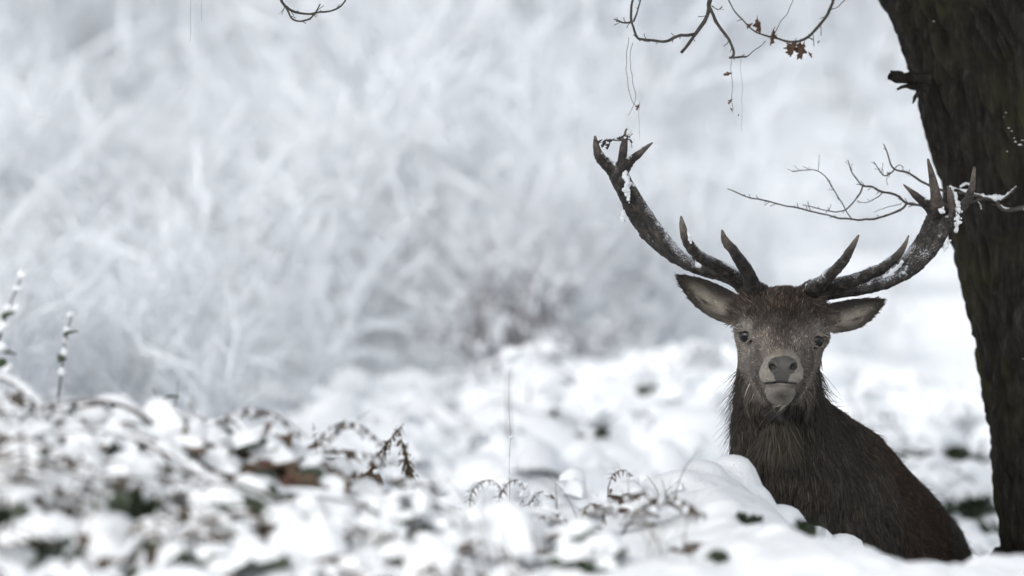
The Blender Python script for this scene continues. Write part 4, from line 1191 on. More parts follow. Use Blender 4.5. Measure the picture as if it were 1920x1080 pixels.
def foreground():
    rng = np.random.default_rng(77)
    b = Build()
    # leaves carrying snow, in clumps, denser and taller on the left
    N = 11000
    y = rng.uniform(-4.6, -0.5, N); x = rng.uniform(-1.45, 1.40, N)
    vis = np.abs(x) < 1.2 * (CAM_DIST + y) / CAM_DIST + 0.12
    behind = y < crest_depth(x) + 0.12
    px = 960 + x / ((CAM_DIST + y) / CAM_DIST) * PXM
    clump = noise2(x, y, 2.3, 12) + 0.25 * noise2(x, y, 6.0, 13)
    leafy = np.interp(px, [0, 500, 800, 1100, 1400, 1920], [0.50, 0.36, 0.10, -0.12, -0.35, -0.4])
    keep = vis & behind & (clump + leafy * 0.9 + rng.normal(0, 0.12, N) > 0.18)
    x, y, px, clump = x[keep], y[keep], px[keep], clump[keep]
    n = len(x); g = ground_height(x, y)
    z = g + rng.uniform(0.0, 0.10, n) * np.clip(0.35 + 1.6 * clump, 0.2, 1.3)
    size = np.exp(rng.normal(np.log(0.065), 0.42, n))
    dark = smooth(0.05, 0.32, noise2(x, y, 3.4, 15)) * np.interp(px, [0, 600, 1100, 1920], [0.95, 0.80, 0.40, 0.2])
    capped = rng.random(n) > dark
    size = np.where(capped, size, np.minimum(size, 0.055))
    brown = noise2(x, y, 1.9, 16) + rng.normal(0, 0.15, n)
    lm = np.where(brown > 0.10, np.where(rng.random(n) < 0.15, 4, 2), 1)
    pos = np.stack([x, y, z], 1); td = rng.uniform(0, 2 * np.pi, n); tl = np.abs(rng.normal(0, 0.45, n))
    q = px + rng.normal(0, 60, n) < 800
    scatter_caps(b, pos[q], size[q], td[q], tl[q], capped[q], lm[q], rng)
    q = ~q
    scatter_caps(b, pos[q], size[q], td[q], tl[q], np.ones(q.sum(), bool), lm[q], rng, leaves=False)
    # bowed bracken fronds, feathery with snow
    M = 430
    y0 = rng.uniform(-4.4, -0.85, M); x0 = rng.uniform(-1.3, 1.0, M)
    pxx = 960 + x0 / ((CAM_DIST + y0) / CAM_DIST) * PXM
    ok = (y0 < crest_depth(x0) - 0.05) & (rng.random(M) < np.interp(pxx, [0, 500, 750, 1100, 1300], [1, 0.85, 0.25, 0.08, 0.0])) & ((pxx < 800) | (y0 < -1.9)); x0, y0 = x0[ok], y0[ok]; M = len(x0)
    bare_ = smooth(-0.1, 0.35, noise2(x0, y0, 1.6, 51))
    snowy_fronds(b, x0, y0, rng.uniform(0.16, 0.38, M), rng.uniform(0.04, 0.13, M), rng, 0.055, 0.10 + 0.40 * float(bare_.mean()))
    # dark hollows seen in the photograph: bare leaves under overhanging snow
    holes = [(235, 965, 26, 1), (265, 930, 16, 1), (450, 1000, 34, 1), (480, 975, 22, 1), (30, 865, 22, 1), (15, 990, 26, 1), (90, 1060, 24, 1), (310, 1050, 12, 1), (500, 1040, 26, 2), (560, 990, 14, 1),
             (1110, 1055, 22, 1), (1085, 1050, 12, 1), (1108, 968, 12, 2), (1180, 935, 9, 2), (1210, 960, 9, 3), (1358, 945, 8, 4), (1400, 980, 12, 1), (1430, 1000, 10, 3), (1510, 1000, 14, 1), (1345, 1055, 8, 1), (1325, 1030, 6, 3),
             (60, 800, 12, 2), (110, 830, 14, 2), (200, 770, 10, 1), (320, 775, 7, 1), (240, 830, 12, 2), (310, 890, 9, 1), (500, 855, 16, 2), (420, 800, 10, 2), (740, 905, 6, 2), (600, 905, 9, 2), (760, 960, 9, 3), (890, 1020, 8, 3),
             (700, 1030, 10, 2), (960, 960, 12, 2), (870, 1000, 7, 1), (1000, 1040, 9, 3), (595, 1060, 14, 1), (160, 900, 12, 2), (340, 960, 10, 2), (140, 960, 14, 1), (380, 1030, 12, 3), (690, 960, 8, 1), (1240, 1040, 7, 3), (1290, 960, 6, 1), (1545, 1012, 6, 1), (1420, 1060, 6, 2), (1530, 1065, 5, 1)]
    holes = [h for h in holes if h[0] < 1220 or h[:2] in ((1510, 1000), (1400, 980), (1345, 1055))]
    for hx, hy, r, mat in holes:
        c = ground_hit(hx, hy); k = (CAM_DIST + c[1]) / CAM_DIST; R = r / PXM * k * (1.3 if hx < 700 else 0.75)
        m = int(16 + r * 2.0) if hx < 700 else int(8 + r * 1.3)
        sp_ = 1.0
        p = c + rng.normal(0, 1, (m, 3)) * np.array([R * 0.75, R * 0.8, R * 0.35]) * sp_ + np.array([0, -R * 1.0, R * 0.45])
        scatter_caps(b, p, rng.uniform(0.03, 0.055, m) * (1.0 if hx < 700 else 0.62), rng.uniform(0, 6.28, m), rng.uniform(0.5, 1.5, m), rng.random(m) < 0.12, np.full(m, mat), rng)
        m = 3 if hx < 1220 else 0
        p = c + rng.normal(0, 1, (m, 3)) * np.array([R * 0.8, R * 0.3, 0.01]) + np.array([0, R * 0.4, R * 1.15 + 0.01])
        scatter_caps(b, p, rng.uniform(0.07, 0.11, m), rng.uniform(0, 6.28, m), rng.uniform(0, 0.35, m), np.ones(m, bool), np.full(m, mat), rng)
    # arching bramble canes with a ridge of snow
    M = 210
    y0 = rng.uniform(-4.4, -0.9, M); x0 = rng.uniform(-1.35, 1.1, M)
    ok = (y0 < crest_depth(x0) - 0.1) & (rng.random(M) < np.interp(x0, [-1.2, -0.2, 0.05, 1.2], [1, 0.6, 0.0, 0.0])); x0, y0 = x0[ok], y0[ok]; M = len(x0)
    ang = rng.uniform(0, 2 * np.pi, M); span = rng.uniform(0.15, 0.55, M); hgt = rng.uniform(0.02, 0.10, M)
    t = np.linspace(0, 1, 14)
    path = np.zeros((M, 14, 3))
    for i, u in enumerate(t):
        path[:, i, 0] = x0 + np.cos(ang) * span * u; path[:, i, 1] = y0 + np.sin(ang) * span * u * 0.8
    g = ground_height(path[..., 0], path[..., 1])
    path[..., 2] = g[:, :1] + (g[:, -1:] - g[:, :1]) * t + hgt[:, None] * 4 * t * (1 - t) + 0.008 * perlin(path * 9, 3)
    rad = np.linspace(0.0042, 0.002, 14)[None] * rng.uniform(0.8, 1.3, M)[:, None]
    v, f = batch_tubes(path, rad, 6); b.add(v, f, 3)
    sp = path.copy(); sr = np.clip(0.003 + 0.016 * perlin(path * 16, 8), 0.0005, 0.012); sp[..., 2] += rad + sr * 0.6
    v, f = batch_tubes(sp, sr, 8); b.add(v, f, 0)
    # fine withered grass and stalks
    M = 900
    y0 = rng.uniform(-4.2, -0.9, M); x0 = rng.uniform(-1.3, 1.15, M)
    ok = (y0 < crest_depth(x0)) & (noise2(x0, y0, 1.7, 31) > 0.08) & (x0 < 0.35); x0, y0 = x0[ok], y0[ok]; M = len(x0)
    L = rng.uniform(0.05, 0.16, M); a = rng.uniform(0, 6.28, M); le = rng.uniform(0.2, 0.9, M)
    path = np.stack([np.stack([x0 + np.cos(a) * L * le * u ** 1.6, y0 + np.sin(a) * L * le * u ** 1.6, ground_height(x0, y0) + L * (u - 0.25 * le * u * u)], 1) for u in np.linspace(0, 1, 6)], 1)
    v, f = batch_tubes(path, np.linspace(0.0014, 0.0005, 6)[None] * np.ones((M, 1)), 4); b.add(v, f, 5)
    o = mesh_object('snowy_undergrowth', b.mesh('snowy_undergrowth', UG_MATS))
    tag(o, 'tangle of snow-laden bramble and bracken covering the bank in front', kind='stuff')
foreground()

def midground():
    rng = np.random.default_rng(91)
    b = Build()
    N = 3000
    y = rng.uniform(1.9, 11.0, N); x = rng.uniform(-2.3, 2.5, N)
    keep = (np.abs(x) < 1.2 * (CAM_DIST + y) / CAM_DIST + 0.15) & (noise2(x, y, 1.5, 42) + rng.normal(0, 0.15, N) > -0.05) & (((x - 0.95) / 0.75) ** 2 + ((y - 0.9) / 1.4) ** 2 > 1)
    x, y = x[keep], y[keep]; n = len(x)
    z = ground_height(x, y) + rng.uniform(-0.03, 0.10, n) * np.clip(0.5 + noise2(x, y, 1.5, 42), 0.1, 1)
    size = np.exp(rng.normal(np.log(0.15), 0.35, n))
    capped = np.ones(n, bool)
    scatter_caps(b, np.stack([x, y, z], 1), size, rng.uniform(0, 6.28, n), np.abs(rng.normal(0, 0.4, n)), capped, np.where(rng.random(n) < 0.6, 1, 2), rng, leaves=False)
    M = 170; x0 = rng.uniform(-2.1, 2.3, M); y0 = rng.uniform(2.2, 9.5, M)
    ok = ((x0 - 0.95) / 0.8) ** 2 + ((y0 - 0.9) / 1.6) ** 2 > 1; x0, y0 = x0[ok], y0[ok]; M = len(x0)
    snowy_fronds(b, x0, y0, rng.uniform(0.3, 0.6, M), rng.uniform(0.06, 0.20, M), rng, 0.10, 0.0, leafmat=None)
    holes = [(1718, 868, 18), (1752, 888, 14), (1785, 860, 14), (1818, 872, 12), (1848, 880, 8), (1822, 965, 22), (1790, 955, 14), (1848, 1002, 14), (1690, 905, 9), (1835, 925, 10), (1660, 800, 9), (1030, 795, 9), (1120, 820, 8),
             (690, 800, 10), (660, 800, 8), (1075, 830, 8), (1215, 740, 9), (1850, 830, 8)]
    for hx, hy, r in holes:
        c = ground_hit(hx, hy, 1.5); R = r / PXM * (CAM_DIST + c[1]) / CAM_DIST; m = int(10 + r * 1.6)
        p = c + rng.normal(0, 1, (m, 3)) * np.array([R * 0.7, R * 0.6, R * 0.45]) + np.array([0, -R * 0.3, R * 0.5])
        scatter_caps(b, p, rng.uniform(0.035, 0.06, m), rng.uniform(0, 6.28, m), rng.uniform(0.4, 1.5, m), rng.random(m) < 0.08, np.full(m, 1), rng)
    o = mesh_object('snowy_ground_cover', b.mesh('snowy_ground_cover', UG_MATS))
    tag(o, 'bright blurred snow-covered ground cover on the rise behind the stag', kind='stuff')
midground()
# ---------------------------------------------------------------- plants one can pick out of the undergrowth
def leaflet_mesh(name, length, width, teeth, curl, seed, mat):
    """One pinna of a dead bracken frond: a narrow toothed blade, curled along its length, with a rib."""
    n = 4 * teeth + 1; t = np.linspace(0, 1, n)
    w = width * (1 - t) ** 0.6 * (0.55 + 0.45 * np.abs(np.sin(t * teeth * np.pi))) + 0.0006
    x = t * length * (1 - 0.25 * abs(curl) * t); z = -curl * length * t ** 2 * 0.75
    rows = [np.stack([x, s * w, z - abs(s) * w * 0.5], 1) for s in (-1.0, 0.0, 1.0)]
    v = np.stack(rows, 1).reshape(-1, 3); v += 0.0012 * np.stack([perlin(v * 90 + seed, k) for k in (1, 2, 3)], 1)
    i = (np.arange(n - 1)[:, None] * 3 + np.arange(2)[None]).reshape(-1)
    f = np.stack([i, i + 3, i + 4, i + 1], 1); k = len(v)
    v = np.concatenate([v, v + (0, 0, -0.0008)]); f = np.concatenate([f, f[:, ::-1] + k])
    return make_mesh(name, v, f, [mat])
PINNAE = [leaflet_mesh('leaflet', 0.045, 0.007, 5, c, i, BRACKEN) for i, c in enumerate((0.5, 0.9, 1.3, 0.2))]

def snow_lumps(name, centres, radii, parent, seed=0, flat=0.75):
    """Lumps of snow run together on a plant."""
    c = np.array(centres); r = np.array(radii)
    F = Field(*[np.arange(l, u, max(0.003, float(r.max()) / 7)) for l, u in zip(c.min(0) - r.max() * 1.6, c.max(0) + r.max() * 1.6)])
    for p, q in zip(c, r): F.ball(p, (q, q, q * flat), q * 0.6)
    v, f = F.nets(); n = vertex_normals(v, f)
    v = v + n * (0.18 * r.mean() * perlin(v / r.mean() * 0.9, seed))[:, None]
    return mesh_object(name, make_mesh(name, v, f, [SNOW]), parent)

def frond(path, d, pairs, leaf_len, label, seed, droop=0.5, snow=True, rad=2.0):
    rng = np.random.default_rng(seed)
    q = spline(pts([(x, y, d) for x, y in path]), 40); q[:, 1] += np.linspace(0, 0.06, 40) * rng.normal()
    base = q[0].copy(); base[2] = ground_height(np.array([base[0]]), np.array([base[1]]))[0] - 0.02
    if q[0, 2] > base[2]: q = np.concatenate([[base], q])
    root = empty('bracken_frond', q[0])
    tag(root, label, 'bracken', 'dead bracken fronds in the snow')
    b = Build(); v, f = tube(q, np.linspace(W(rad), W(rad) * 0.4, len(q)), 6); b.add(v, f)
    mesh_object('stem', b.mesh('stem', [BRACKEN]), root)
    tan = unit(np.gradient(q, axis=0)); lumps_c, lumps_r = [], []
    for k in range(pairs):
        i = int(len(q) * (0.25 + 0.73 * k / pairs)); s = leaf_len * (1 - 0.65 * k / pairs) / 0.045
        for side in (-1, 1):
            o = bpy.data.objects.new('leaflet', PINNAE[int(rng.integers(4))])
            across = unit(np.cross(tan[i], (0, 1, 0.2)) * side * 0.8 + np.array([0, rng.normal(0, 0.5), -droop]) + tan[i] * 0.25)
            nz = unit(np.cross(across, np.cross(np.array([0, 0, 1.0]) + rng.normal(0, 0.3, 3), across)))
            M = np.stack([across, np.cross(nz, across), nz], 1)
            from mathutils import Matrix
            o.matrix_world = Matrix([[*(M[r] * s), q[i, r]] for r in range(3)] + [[0, 0, 0, 1]])
            COL.objects.link(o); mw = o.matrix_world.copy(); o.parent = root; o.matrix_parent_inverse = root.matrix_basis.inverted(); o.matrix_basis = mw
            if snow and rng.random() < 0.35: lumps_c.append(q[i] + across * 0.35 * leaf_len + (0, 0, 0.004)); lumps_r.append(rng.uniform(0.004, 0.008))
    if lumps_c:
        so = snow_lumps('snow', lumps_c, lumps_r, root, seed); tag(so, kind='stuff')
    return root

frond([(690, 925), (698, 880), (715, 845), (735, 820), (757, 794)], -1.15, 16, 0.052, 'brown drooping bracken frond with its tip highest, standing out of the snow', 1, 1.0)
frond([(772, 905), (768, 880), (762, 855), (752, 825), (744, 806)], -1.15, 15, 0.046, 'brown bracken frond hanging beside the taller drooping one', 2, 1.1)
frond([(590, 880), (592, 850), (588, 822), (584, 796)], -1.3, 9, 0.020, 'small upright bracken tip with short paired leaflets', 3, 0.1, rad=1.4)
frond([(465, 890), (470, 858), (492, 838), (525, 842), (552, 868), (560, 880)], -1.6, 16, 0.042, 'arched rusty bracken frond half buried in the snow', 4, 0.9)
frond([(880, 965), (884, 925), (900, 905), (922, 900), (938, 915), (935, 935)], -1.05, 11, 0.020, 'curled grey-brown bracken frond, first of a row of loops', 5, 0.6, rad=1.6)
frond([(930, 968), (938, 930), (955, 905), (975, 903), (984, 925), (975, 950)], -1.05, 11, 0.020, 'curled grey-brown bracken frond, middle of a row of loops', 6, 0.6, rad=1.6)
frond([(985, 975), (996, 940), (1016, 922), (1036, 930), (1042, 955), (1030, 975)], -1.05, 11, 0.020, 'curled grey-brown bracken frond, last of a row of loops', 7, 0.6, rad=1.6)
frond([(1000, 1000), (1012, 972), (1040, 962), (1062, 975), (1060, 992)], -1.35, 10, 0.020, 'low curled bracken frond below the row of loops', 8, 0.6, rad=1.5)
frond([(96, 850), (108, 815), (128, 800), (150, 812), (162, 850)], -1.9, 10, 0.034, 'dark brown bracken frond in the undergrowth at the far left', 9, 0.9)
frond([(225, 870), (232, 835), (255, 815), (280, 830)], -1.8, 9, 0.030, 'short brown bracken frond beside the green sprigs', 10, 0.9)
frond([(1085, 1000), (1092, 965), (1108, 945), (1128, 955), (1135, 985)], -1.5, 9, 0.034, 'dark brown bracken clump tucked under a snow pillow', 11, 0.9, snow=False)
frond([(1140, 915), (1150, 890), (1172, 882), (1190, 900), (1192, 920)], -1.0, 9, 0.020, 'fine curled bracken frond under an arch of snow', 12, 0.7, rad=1.4)

def stalk(path, d, label, lumps, seed, rad=2.2, leaves=()):
    q = spline(pts([(x, y, d) for x, y in path]), 24)
    g = ground_height(np.array([q[0, 0]]), np.array([d]))[0] - 0.02
    if q[0, 2] > g: q = np.concatenate([[[q[0, 0], d, g]], q])
    root = empty('snowy_stalk', q[0]); tag(root, label, 'plant stalk', 'stalks standing out of the snow')
    v, f = tube(q, np.linspace(W(rad), W(rad) * 0.5, len(q)), 6)
    mesh_object('stem', make_mesh('stem', v, f, [STEM]), root)
    for i, (x, y, sp) in enumerate(leaves):
        o = bpy.data.objects.new('leaf', GREEN_LEAF); o.location = tuple(P(x, y, d - 0.005)); o.rotation_euler = (0.4 + sp, 0.5 - sp, sp * 3); o.scale = (0.75,) * 3; link(o, root)
    for i, (x, y, r) in enumerate(lumps):
        rng = np.random.default_rng(seed * 31 + i); c = P(x, y, d)
        snow_lumps('snow', c + rng.normal(0, 0.35, (4, 3)) * W(r), W(r) * rng.uniform(0.5, 0.9, 4), root, seed + i)
    return root
def green_leaf():
    n, m = 9, 5; t = np.linspace(0, 1, n); a = np.linspace(-1, 1, m); Tt, A = np.meshgrid(t, a, indexing='ij')
    w = 0.014 * np.sin(np.pi * Tt ** 0.8) ** 0.8 + 0.0006
    v = np.stack([A * w, -0.02 * Tt ** 2 + 0.006 * np.abs(A), Tt * 0.04], -1).reshape(-1, 3)
    i = (np.arange(n - 1)[:, None] * m + np.arange(m - 1)[None]).reshape(-1); f = np.stack([i, i + 1, i + m + 1, i + m], 1); k = len(v)
    v = np.concatenate([v, v + (0, 0.0008, 0)]); f = np.concatenate([f, f[:, ::-1] + k])
    return make_mesh('leaf', v, f, [plain('sprig_leaf', (0.030, 0.052, 0.016), (0.070, 0.10, 0.035), 0.5, 40)])
GREEN_LEAF = green_leaf()
stalk([(108, 760), (115, 700), (122, 645), (134, 592)], -1.7, 'upright thin stalk with beads of snow at the left, shorter of two', [(133, 592, 7), (127, 618, 7), (121, 660, 8), (117, 700, 7), (124, 640, 6)], 1, leaves=[(122, 632, .4), (116, 672, 1.1)])
stalk([(-15, 720), (-2, 640), (14, 585), (28, 548), (46, 508)], -1.9, 'leaning stalk clotted with snow at the picture\'s left edge, taller of two', [(45, 512, 10), (30, 545, 9), (18, 575, 9), (34, 578, 7), (5, 610, 12), (0, 650, 11), (10, 690, 9)], 2, 2.6, leaves=[(6, 600, .3), (0, 632, 1.4), (8, 665, .8), (-2, 690, .1)])
stalk([(956, 930), (955, 860), (957, 820), (954, 760), (955, 700), (957, 690)], -0.6, 'hair-thin upright stalk in the middle of the snow', [(958, 820, 4)], 3, 0.5)
stalk([(955, 790), (952, 730), (957, 690), (962, 668)], 5.5, 'blurred stalk carrying a plump cap of snow, in the middle', [(962, 660, 22), (978, 655, 15), (945, 668, 14)], 4, 2.6)
stalk([(300, 800), (302, 770), (296, 745), (285, 728)], -1.75, 'green sprig with two bare shoots poking from the snow', [(300, 790, 7)], 5, 1.4, leaves=[(314, 775, .2), (320, 768, 1.0), (307, 750, .6)])
stalk([(322, 800), (326, 770), (332, 740), (334, 715)], -1.75, 'bare straight shoot beside the green sprig', [(322, 795, 7)], 6, 1.3)
stalk([(180, 810), (190, 785), (205, 768)], -1.8, 'low green sprig with dark round leaves at the left', [(186, 792, 8)], 7, 1.4, leaves=[(178, 772, .2), (190, 766, .9), (205, 775, 1.6), (210, 766, .4), (196, 780, 1.1)])
stalk([(1352, 985), (1355, 955), (1358, 930), (1357, 915)], -0.95, 'short stem with a russet leaf in the snow below the stag', [(1362, 985, 9)], 8, 1.3)
stalk([(1225, 1090), (1260, 1062), (1290, 1030), (1296, 985), (1294, 950)], -1.25, 'long bowed bramble cane in the snow left of the stag', [(1262, 1066, 4)], 9, 2.2)
for i, (px, py, d, s, sp, lab) in enumerate(((1352, 948, -0.98, 0.9, 0.3, 'withered russet leaf on the snow below the stag, upper one'), (1362, 962, -0.98, 0.8, 1.6, 'withered russet leaf on the snow below the stag, lower one'))):
    o = bpy.data.objects.new('dead_leaf', LEAF_SHAPES[i].copy()); o.data.materials[0] = RUSSET
    c = P(px, py - 10, d); o.location = tuple(c); o.rotation_euler = (0.3, 0.5 * (-1) ** i, sp); o.scale = (s,) * 3; link(o)
    tag(o, lab, 'leaf', 'russet leaves on the bank')

# leaf litter caught between the antler's top tines
sprig = empty('leaf_sprig', P(1150, 270, .03)); tag(sprig, 'dark withered leaf sprig caught between the top tines of the antler', 'leaf sprig')
b = Build(); twig_mesh(b, [([(1112, 262, .02), (1128, 266, .02), (1142, 262, .025), (1158, 264, .03), (1178, 262, .025), (1186, 268, .025)], [1.6, 1.6, 1.4, 1.2]), ([(1160, 263, .03), (1168, 256, .03), (1180, 258, .025)], [1.6, 1.6, 1.2])], 61)
mesh_object('twig', b.mesh('twig', [TWIG]), sprig)
DARK_LEAF = plain('frozen_leaf', (0.012, 0.010, 0.012), (0.045, 0.036, 0.034), 0.7, 50)
for i, (x, y, t, sp, s) in enumerate(((1136, 262, .4, .2, .75), (1144, 266, -.3, 1.0, .7), (1128, 262, .9, .5, .5), (1150, 262, 1.2, .3, .5), (1183, 262, -.8, .6, .4), (1166, 258, 1.4, .2, .45))):
    o = bpy.data.objects.new('leaf', LEAF_SHAPES[i % 4].copy()); o.data.materials[0] = DARK_LEAF
    o.location = tuple(P(x, y, .02)); o.rotation_euler = (0.2, t, sp); o.scale = (s,) * 3; link(o, sprig)
snow_lumps('snow', [P(1128, 266, .018), P(1140, 268, .018), P(1172, 258, .02)], [W(3), W(3), W(3.5)], sprig, 5).__setitem__('kind', 'stuff')
# ---------------------------------------------------------------- the snowbound wood behind
def m_snowy_twig(nt, bs):
    sep = nt.nodes.new('ShaderNodeSeparateXYZ'); nt.links.new(nt.nodes.new('ShaderNodeNewGeometry').outputs['Normal'], sep.inputs[0])
    n = tex_noise(nt, 3.0, 3, 0.6, coords(nt))
    k = math_node(nt, 'ADD', math_node(nt, 'MULTIPLY', sep.outputs['Z'], 0.9), math_node(nt, 'MULTIPLY', math_node(nt, 'SUBTRACT', n, 0.5), 2.2))
    fac = ramp(nt, math_node(nt, 'ADD', k, 0.5, True), [(0.0, (0, 0, 0)), (0.12, (1, 1, 1))])
    col = mixc(nt, fac, (0.30, 0.295, 0.295), (0.84, 0.86, 0.88))
    set_(nt, bs, Base_Color=col, Roughness=0.8)
    tr = nt.nodes.new('ShaderNodeBsdfTranslucent'); nt.links.new(col, tr.inputs['Color'])        # hoar frost lets light through
    mx = nt.nodes.new('ShaderNodeMixShader'); mx.inputs[0].default_value = 0.50
    out = [n for n in nt.nodes if n.type == 'OUTPUT_MATERIAL'][0]
    nt.links.new(bs.outputs[0], mx.inputs[1]); nt.links.new(tr.outputs[0], mx.inputs[2]); nt.links.new(mx.outputs[0], out.inputs['Surface'])
SNOWY_TWIG = material('snowy_twig', m_snowy_twig)
def m_far_bark(nt, bs):
    sep = nt.nodes.new('ShaderNodeSeparateXYZ'); nt.links.new(nt.nodes.new('ShaderNodeNewGeometry').outputs['Normal'], sep.inputs[0])
    n = tex_noise(nt, 2.0, 4, 0.6, coords(nt, (1, 1, 0.4)))
    fac = ramp(nt, math_node(nt, 'ADD', math_node(nt, 'MULTIPLY', sep.outputs['Z'], 0.8), n), [(0.34, (0, 0, 0)), (0.48, (1, 1, 1))])
    set_(nt, bs, Base_Color=mixc(nt, fac, (0.060, 0.062, 0.052), (0.84, 0.86, 0.88)), Roughness=0.85)
FAR_BARK = material('far_bark', m_far_bark)
def m_soft_snow(nt, bs):
    set_(nt, bs, Base_Color=(0.84, 0.86, 0.885), Roughness=0.8)
    tr = nt.nodes.new('ShaderNodeBsdfTranslucent'); tr.inputs['Color'].default_value = (0.84, 0.86, 0.885, 1)
    mx = nt.nodes.new('ShaderNodeMixShader'); mx.inputs[0].default_value = 0.35
    out = [n for n in nt.nodes if n.type == 'OUTPUT_MATERIAL'][0]
    nt.links.new(bs.outputs[0], mx.inputs[1]); nt.links.new(tr.outputs[0], mx.inputs[2]); nt.links.new(mx.outputs[0], out.inputs['Surface'])
SOFT_SNOW = material('branch_snow', m_soft_snow)
BARE_TWIG = plain('bare_twig', (0.085, 0.075, 0.08), (0.21, 0.18, 0.18), 0.8, 12)

def grow(rng, start, direction, length, radius, level, out, droop):
    K = 6
    p = np.zeros((K, 3)); p[0] = start; d = np.array(direction, float)
    for i in range(1, K):
        d = unit(d + rng.normal(0, 0.13, 3) + np.array([0, 0, -droop * i / K]))
        p[i] = p[i - 1] + d * length / (K - 1)
    out.append((p, np.linspace(radius, radius * 0.45, K), level))
    if level >= 3: return
    kids = (5, 4, 2)[level]
    for _ in range(kids):
        t = rng.uniform(0.25, 1.0); q = p[min(int(t * (K - 1)), K - 2)]; q = q + (p[min(int(t * (K - 1)) + 1, K - 1)] - q) * (t * (K - 1) % 1)
        side = rng.normal(0, 1, 3); side[2] = abs(side[2]) * 0.4
        nd = unit(unit(d) * 0.75 + unit(side) * 0.75)
        grow(rng, q, nd, length * rng.uniform(0.42, 0.68), radius * 0.5 * (1 - 0.4 * t), level + 1, out, droop * 1.5)

def woody(seed, stems, height, spread, radius, droop, tufts, trunk_levels=1, load=0.0):
    rng = np.random.default_rng(seed); out = []
    for i in range(stems):
        a = rng.uniform(0, 2 * np.pi); s = spread * rng.uniform(0.3, 1.0)
        grow(rng, (rng.normal(0, 0.12), rng.normal(0, 0.12), -0.15), unit((np.cos(a) * s, np.sin(a) * s, 1)), height * rng.uniform(0.6, 1.0), radius * rng.uniform(0.7, 1.1), 0, out, droop)
    st = [o for o in out if o[2] < trunk_levels]; tw = [o for o in out if o[2] >= trunk_levels]
    bs = Build(); v, f = batch_tubes(np.array([o[0] for o in st]), np.array([o[1] for o in st]), 8); bs.add(v, f)
    bc = Build(); P_, R_ = np.array([o[0] for o in tw]), np.array([o[1] for o in tw])
    v, f = batch_tubes(P_, np.maximum(R_, 0.0030), 5); bc.add(v, f)
    L_ = np.array([o[2] for o in tw]); sel = np.nonzero((L_ <= 2) & (rng.random(len(L_)) < load))[0]
    if len(sel):                                                        # snow lying along the branches in long soft rolls
        prof = np.array([0.15, 0.8, 1.0, 0.95, 0.7, 0.2])[None] * rng.uniform(0.012, 0.034, len(sel))[:, None] * np.where(L_[sel] == 2, 0.8, 1.15)[:, None]
        sp = P_[sel].copy(); sp[..., 2] += prof * 0.7
        v, f = batch_tubes(sp, prof, 6); v = v + 0.006 * np.stack([perlin(v * 22, q) for q in (1, 2, 3)], 1); bc.add(v, f, 1)
    if tufts:
        k = rng.integers(0, len(P_), tufts); j = rng.integers(1, 6, tufts)
        pos = P_[k, j] + rng.normal(0, 0.03, (tufts, 3)) + np.array([0, 0, 0.015])
        sz = rng.uniform(0.010, 0.024, tufts)
        Rm = frames(rng.normal(0, 0.3, (tufts, 3)) + np.array([0, 0, 1]), rng.uniform(0, 6.28, tufts)) * sz[:, None, None] * np.array([1.0, 0.8, 2.2])
        v, f = instance_quads(cube, cubef, Rm, pos); bc.add(v, f, 1)
    return bs, bc

def wood_kind(name, seed, stems, height, spread, radius, droop, tufts, twig=SNOWY_TWIG, bark=FAR_BARK, levels=1, load=0.0):
    bs, bc = woody(seed, stems, height, spread, radius, droop, tufts, levels, load)
    return name, bs.mesh('stems' if stems > 1 else 'trunk', [bark]), bc.mesh('crown', [twig, SOFT_SNOW])

def plant(kind, x, y, scale, spin, label, category, group=None, lean=(0, 0), dz=0.0):
    name, ms, mc = kind
    o = bpy.data.objects.new(name, None); link(o)
    o.location = (x, y, float(ground_base(x, y)) + dz); o.rotation_euler = (lean[0], lean[1], spin); o.scale = (scale,) * 3
    for nm, me in ((('stems' if ms.name.startswith('stems') else 'trunk'), ms), ('crown', mc)):
        c = bpy.data.objects.new(nm, me); COL.objects.link(c); c.parent = o
    tag(o, label, category, group)
    return o

SHRUBS = [wood_kind('snowy_shrub', 200 + i, (8, 7, 9, 6)[i], 2.4, (0.60, 0.42, 0.9, 0.35)[i], 0.010, (0.07, 0.02, 0.14, 0.0)[i], 420, load=0.5) for i in range(4)]
# unseen snow-laden canopy on the oak, added overhead to shade bank and stag
fork = axis_pts[-3]
SHADE_CROWNS = []
for i in range(3):
    cs, cc = woody(520 + i, 11, 1.7, 2.4, 0.022, -0.06, 2200, 1, 1.0)
    SHADE_CROWNS.append((cs.mesh('limb', [FAR_BARK]), cc.mesh('crown', [SNOWY_TWIG, SOFT_SNOW])))
for i, tip in enumerate(((0.7, -2.2, 4.3), (-0.9, -1.6, 4.4), (-0.5, -3.6, 4.6), (-2.3, -3.0, 4.7), (1.0, -4.4, 4.9), (-1.6, -5.2, 5.0), (-2.6, -0.6, 4.8), (2.4, -1.6, 5.0),
                         (-1.3, -2.4, 3.8), (0.2, -3.0, 3.8), (1.2, -1.0, 3.9), (-2.6, -4.4, 4.2))):
    tip = np.array(tip); midp = fork * 0.45 + tip * 0.55 + np.array([0, 0, 0.35])
    limb([fork - (0, 0, 0.05 + 0.05 * i), fork * 0.75 + tip * 0.25 + (0, 0, 0.25), midp, tip], [0.12, 0.075, 0.05, 0.025], rings=30, seed=20 + i)
    for nm, me in zip(('limb', 'crown'), SHADE_CROWNS[i % 3]):
        co = bpy.data.objects.new(nm, me); co.location = tuple(tip); co.scale = (1.4,) * 3; co.rotation_euler = (0, 0, i * 1.9); link(co, oak)
rng = np.random.default_rng(2024)
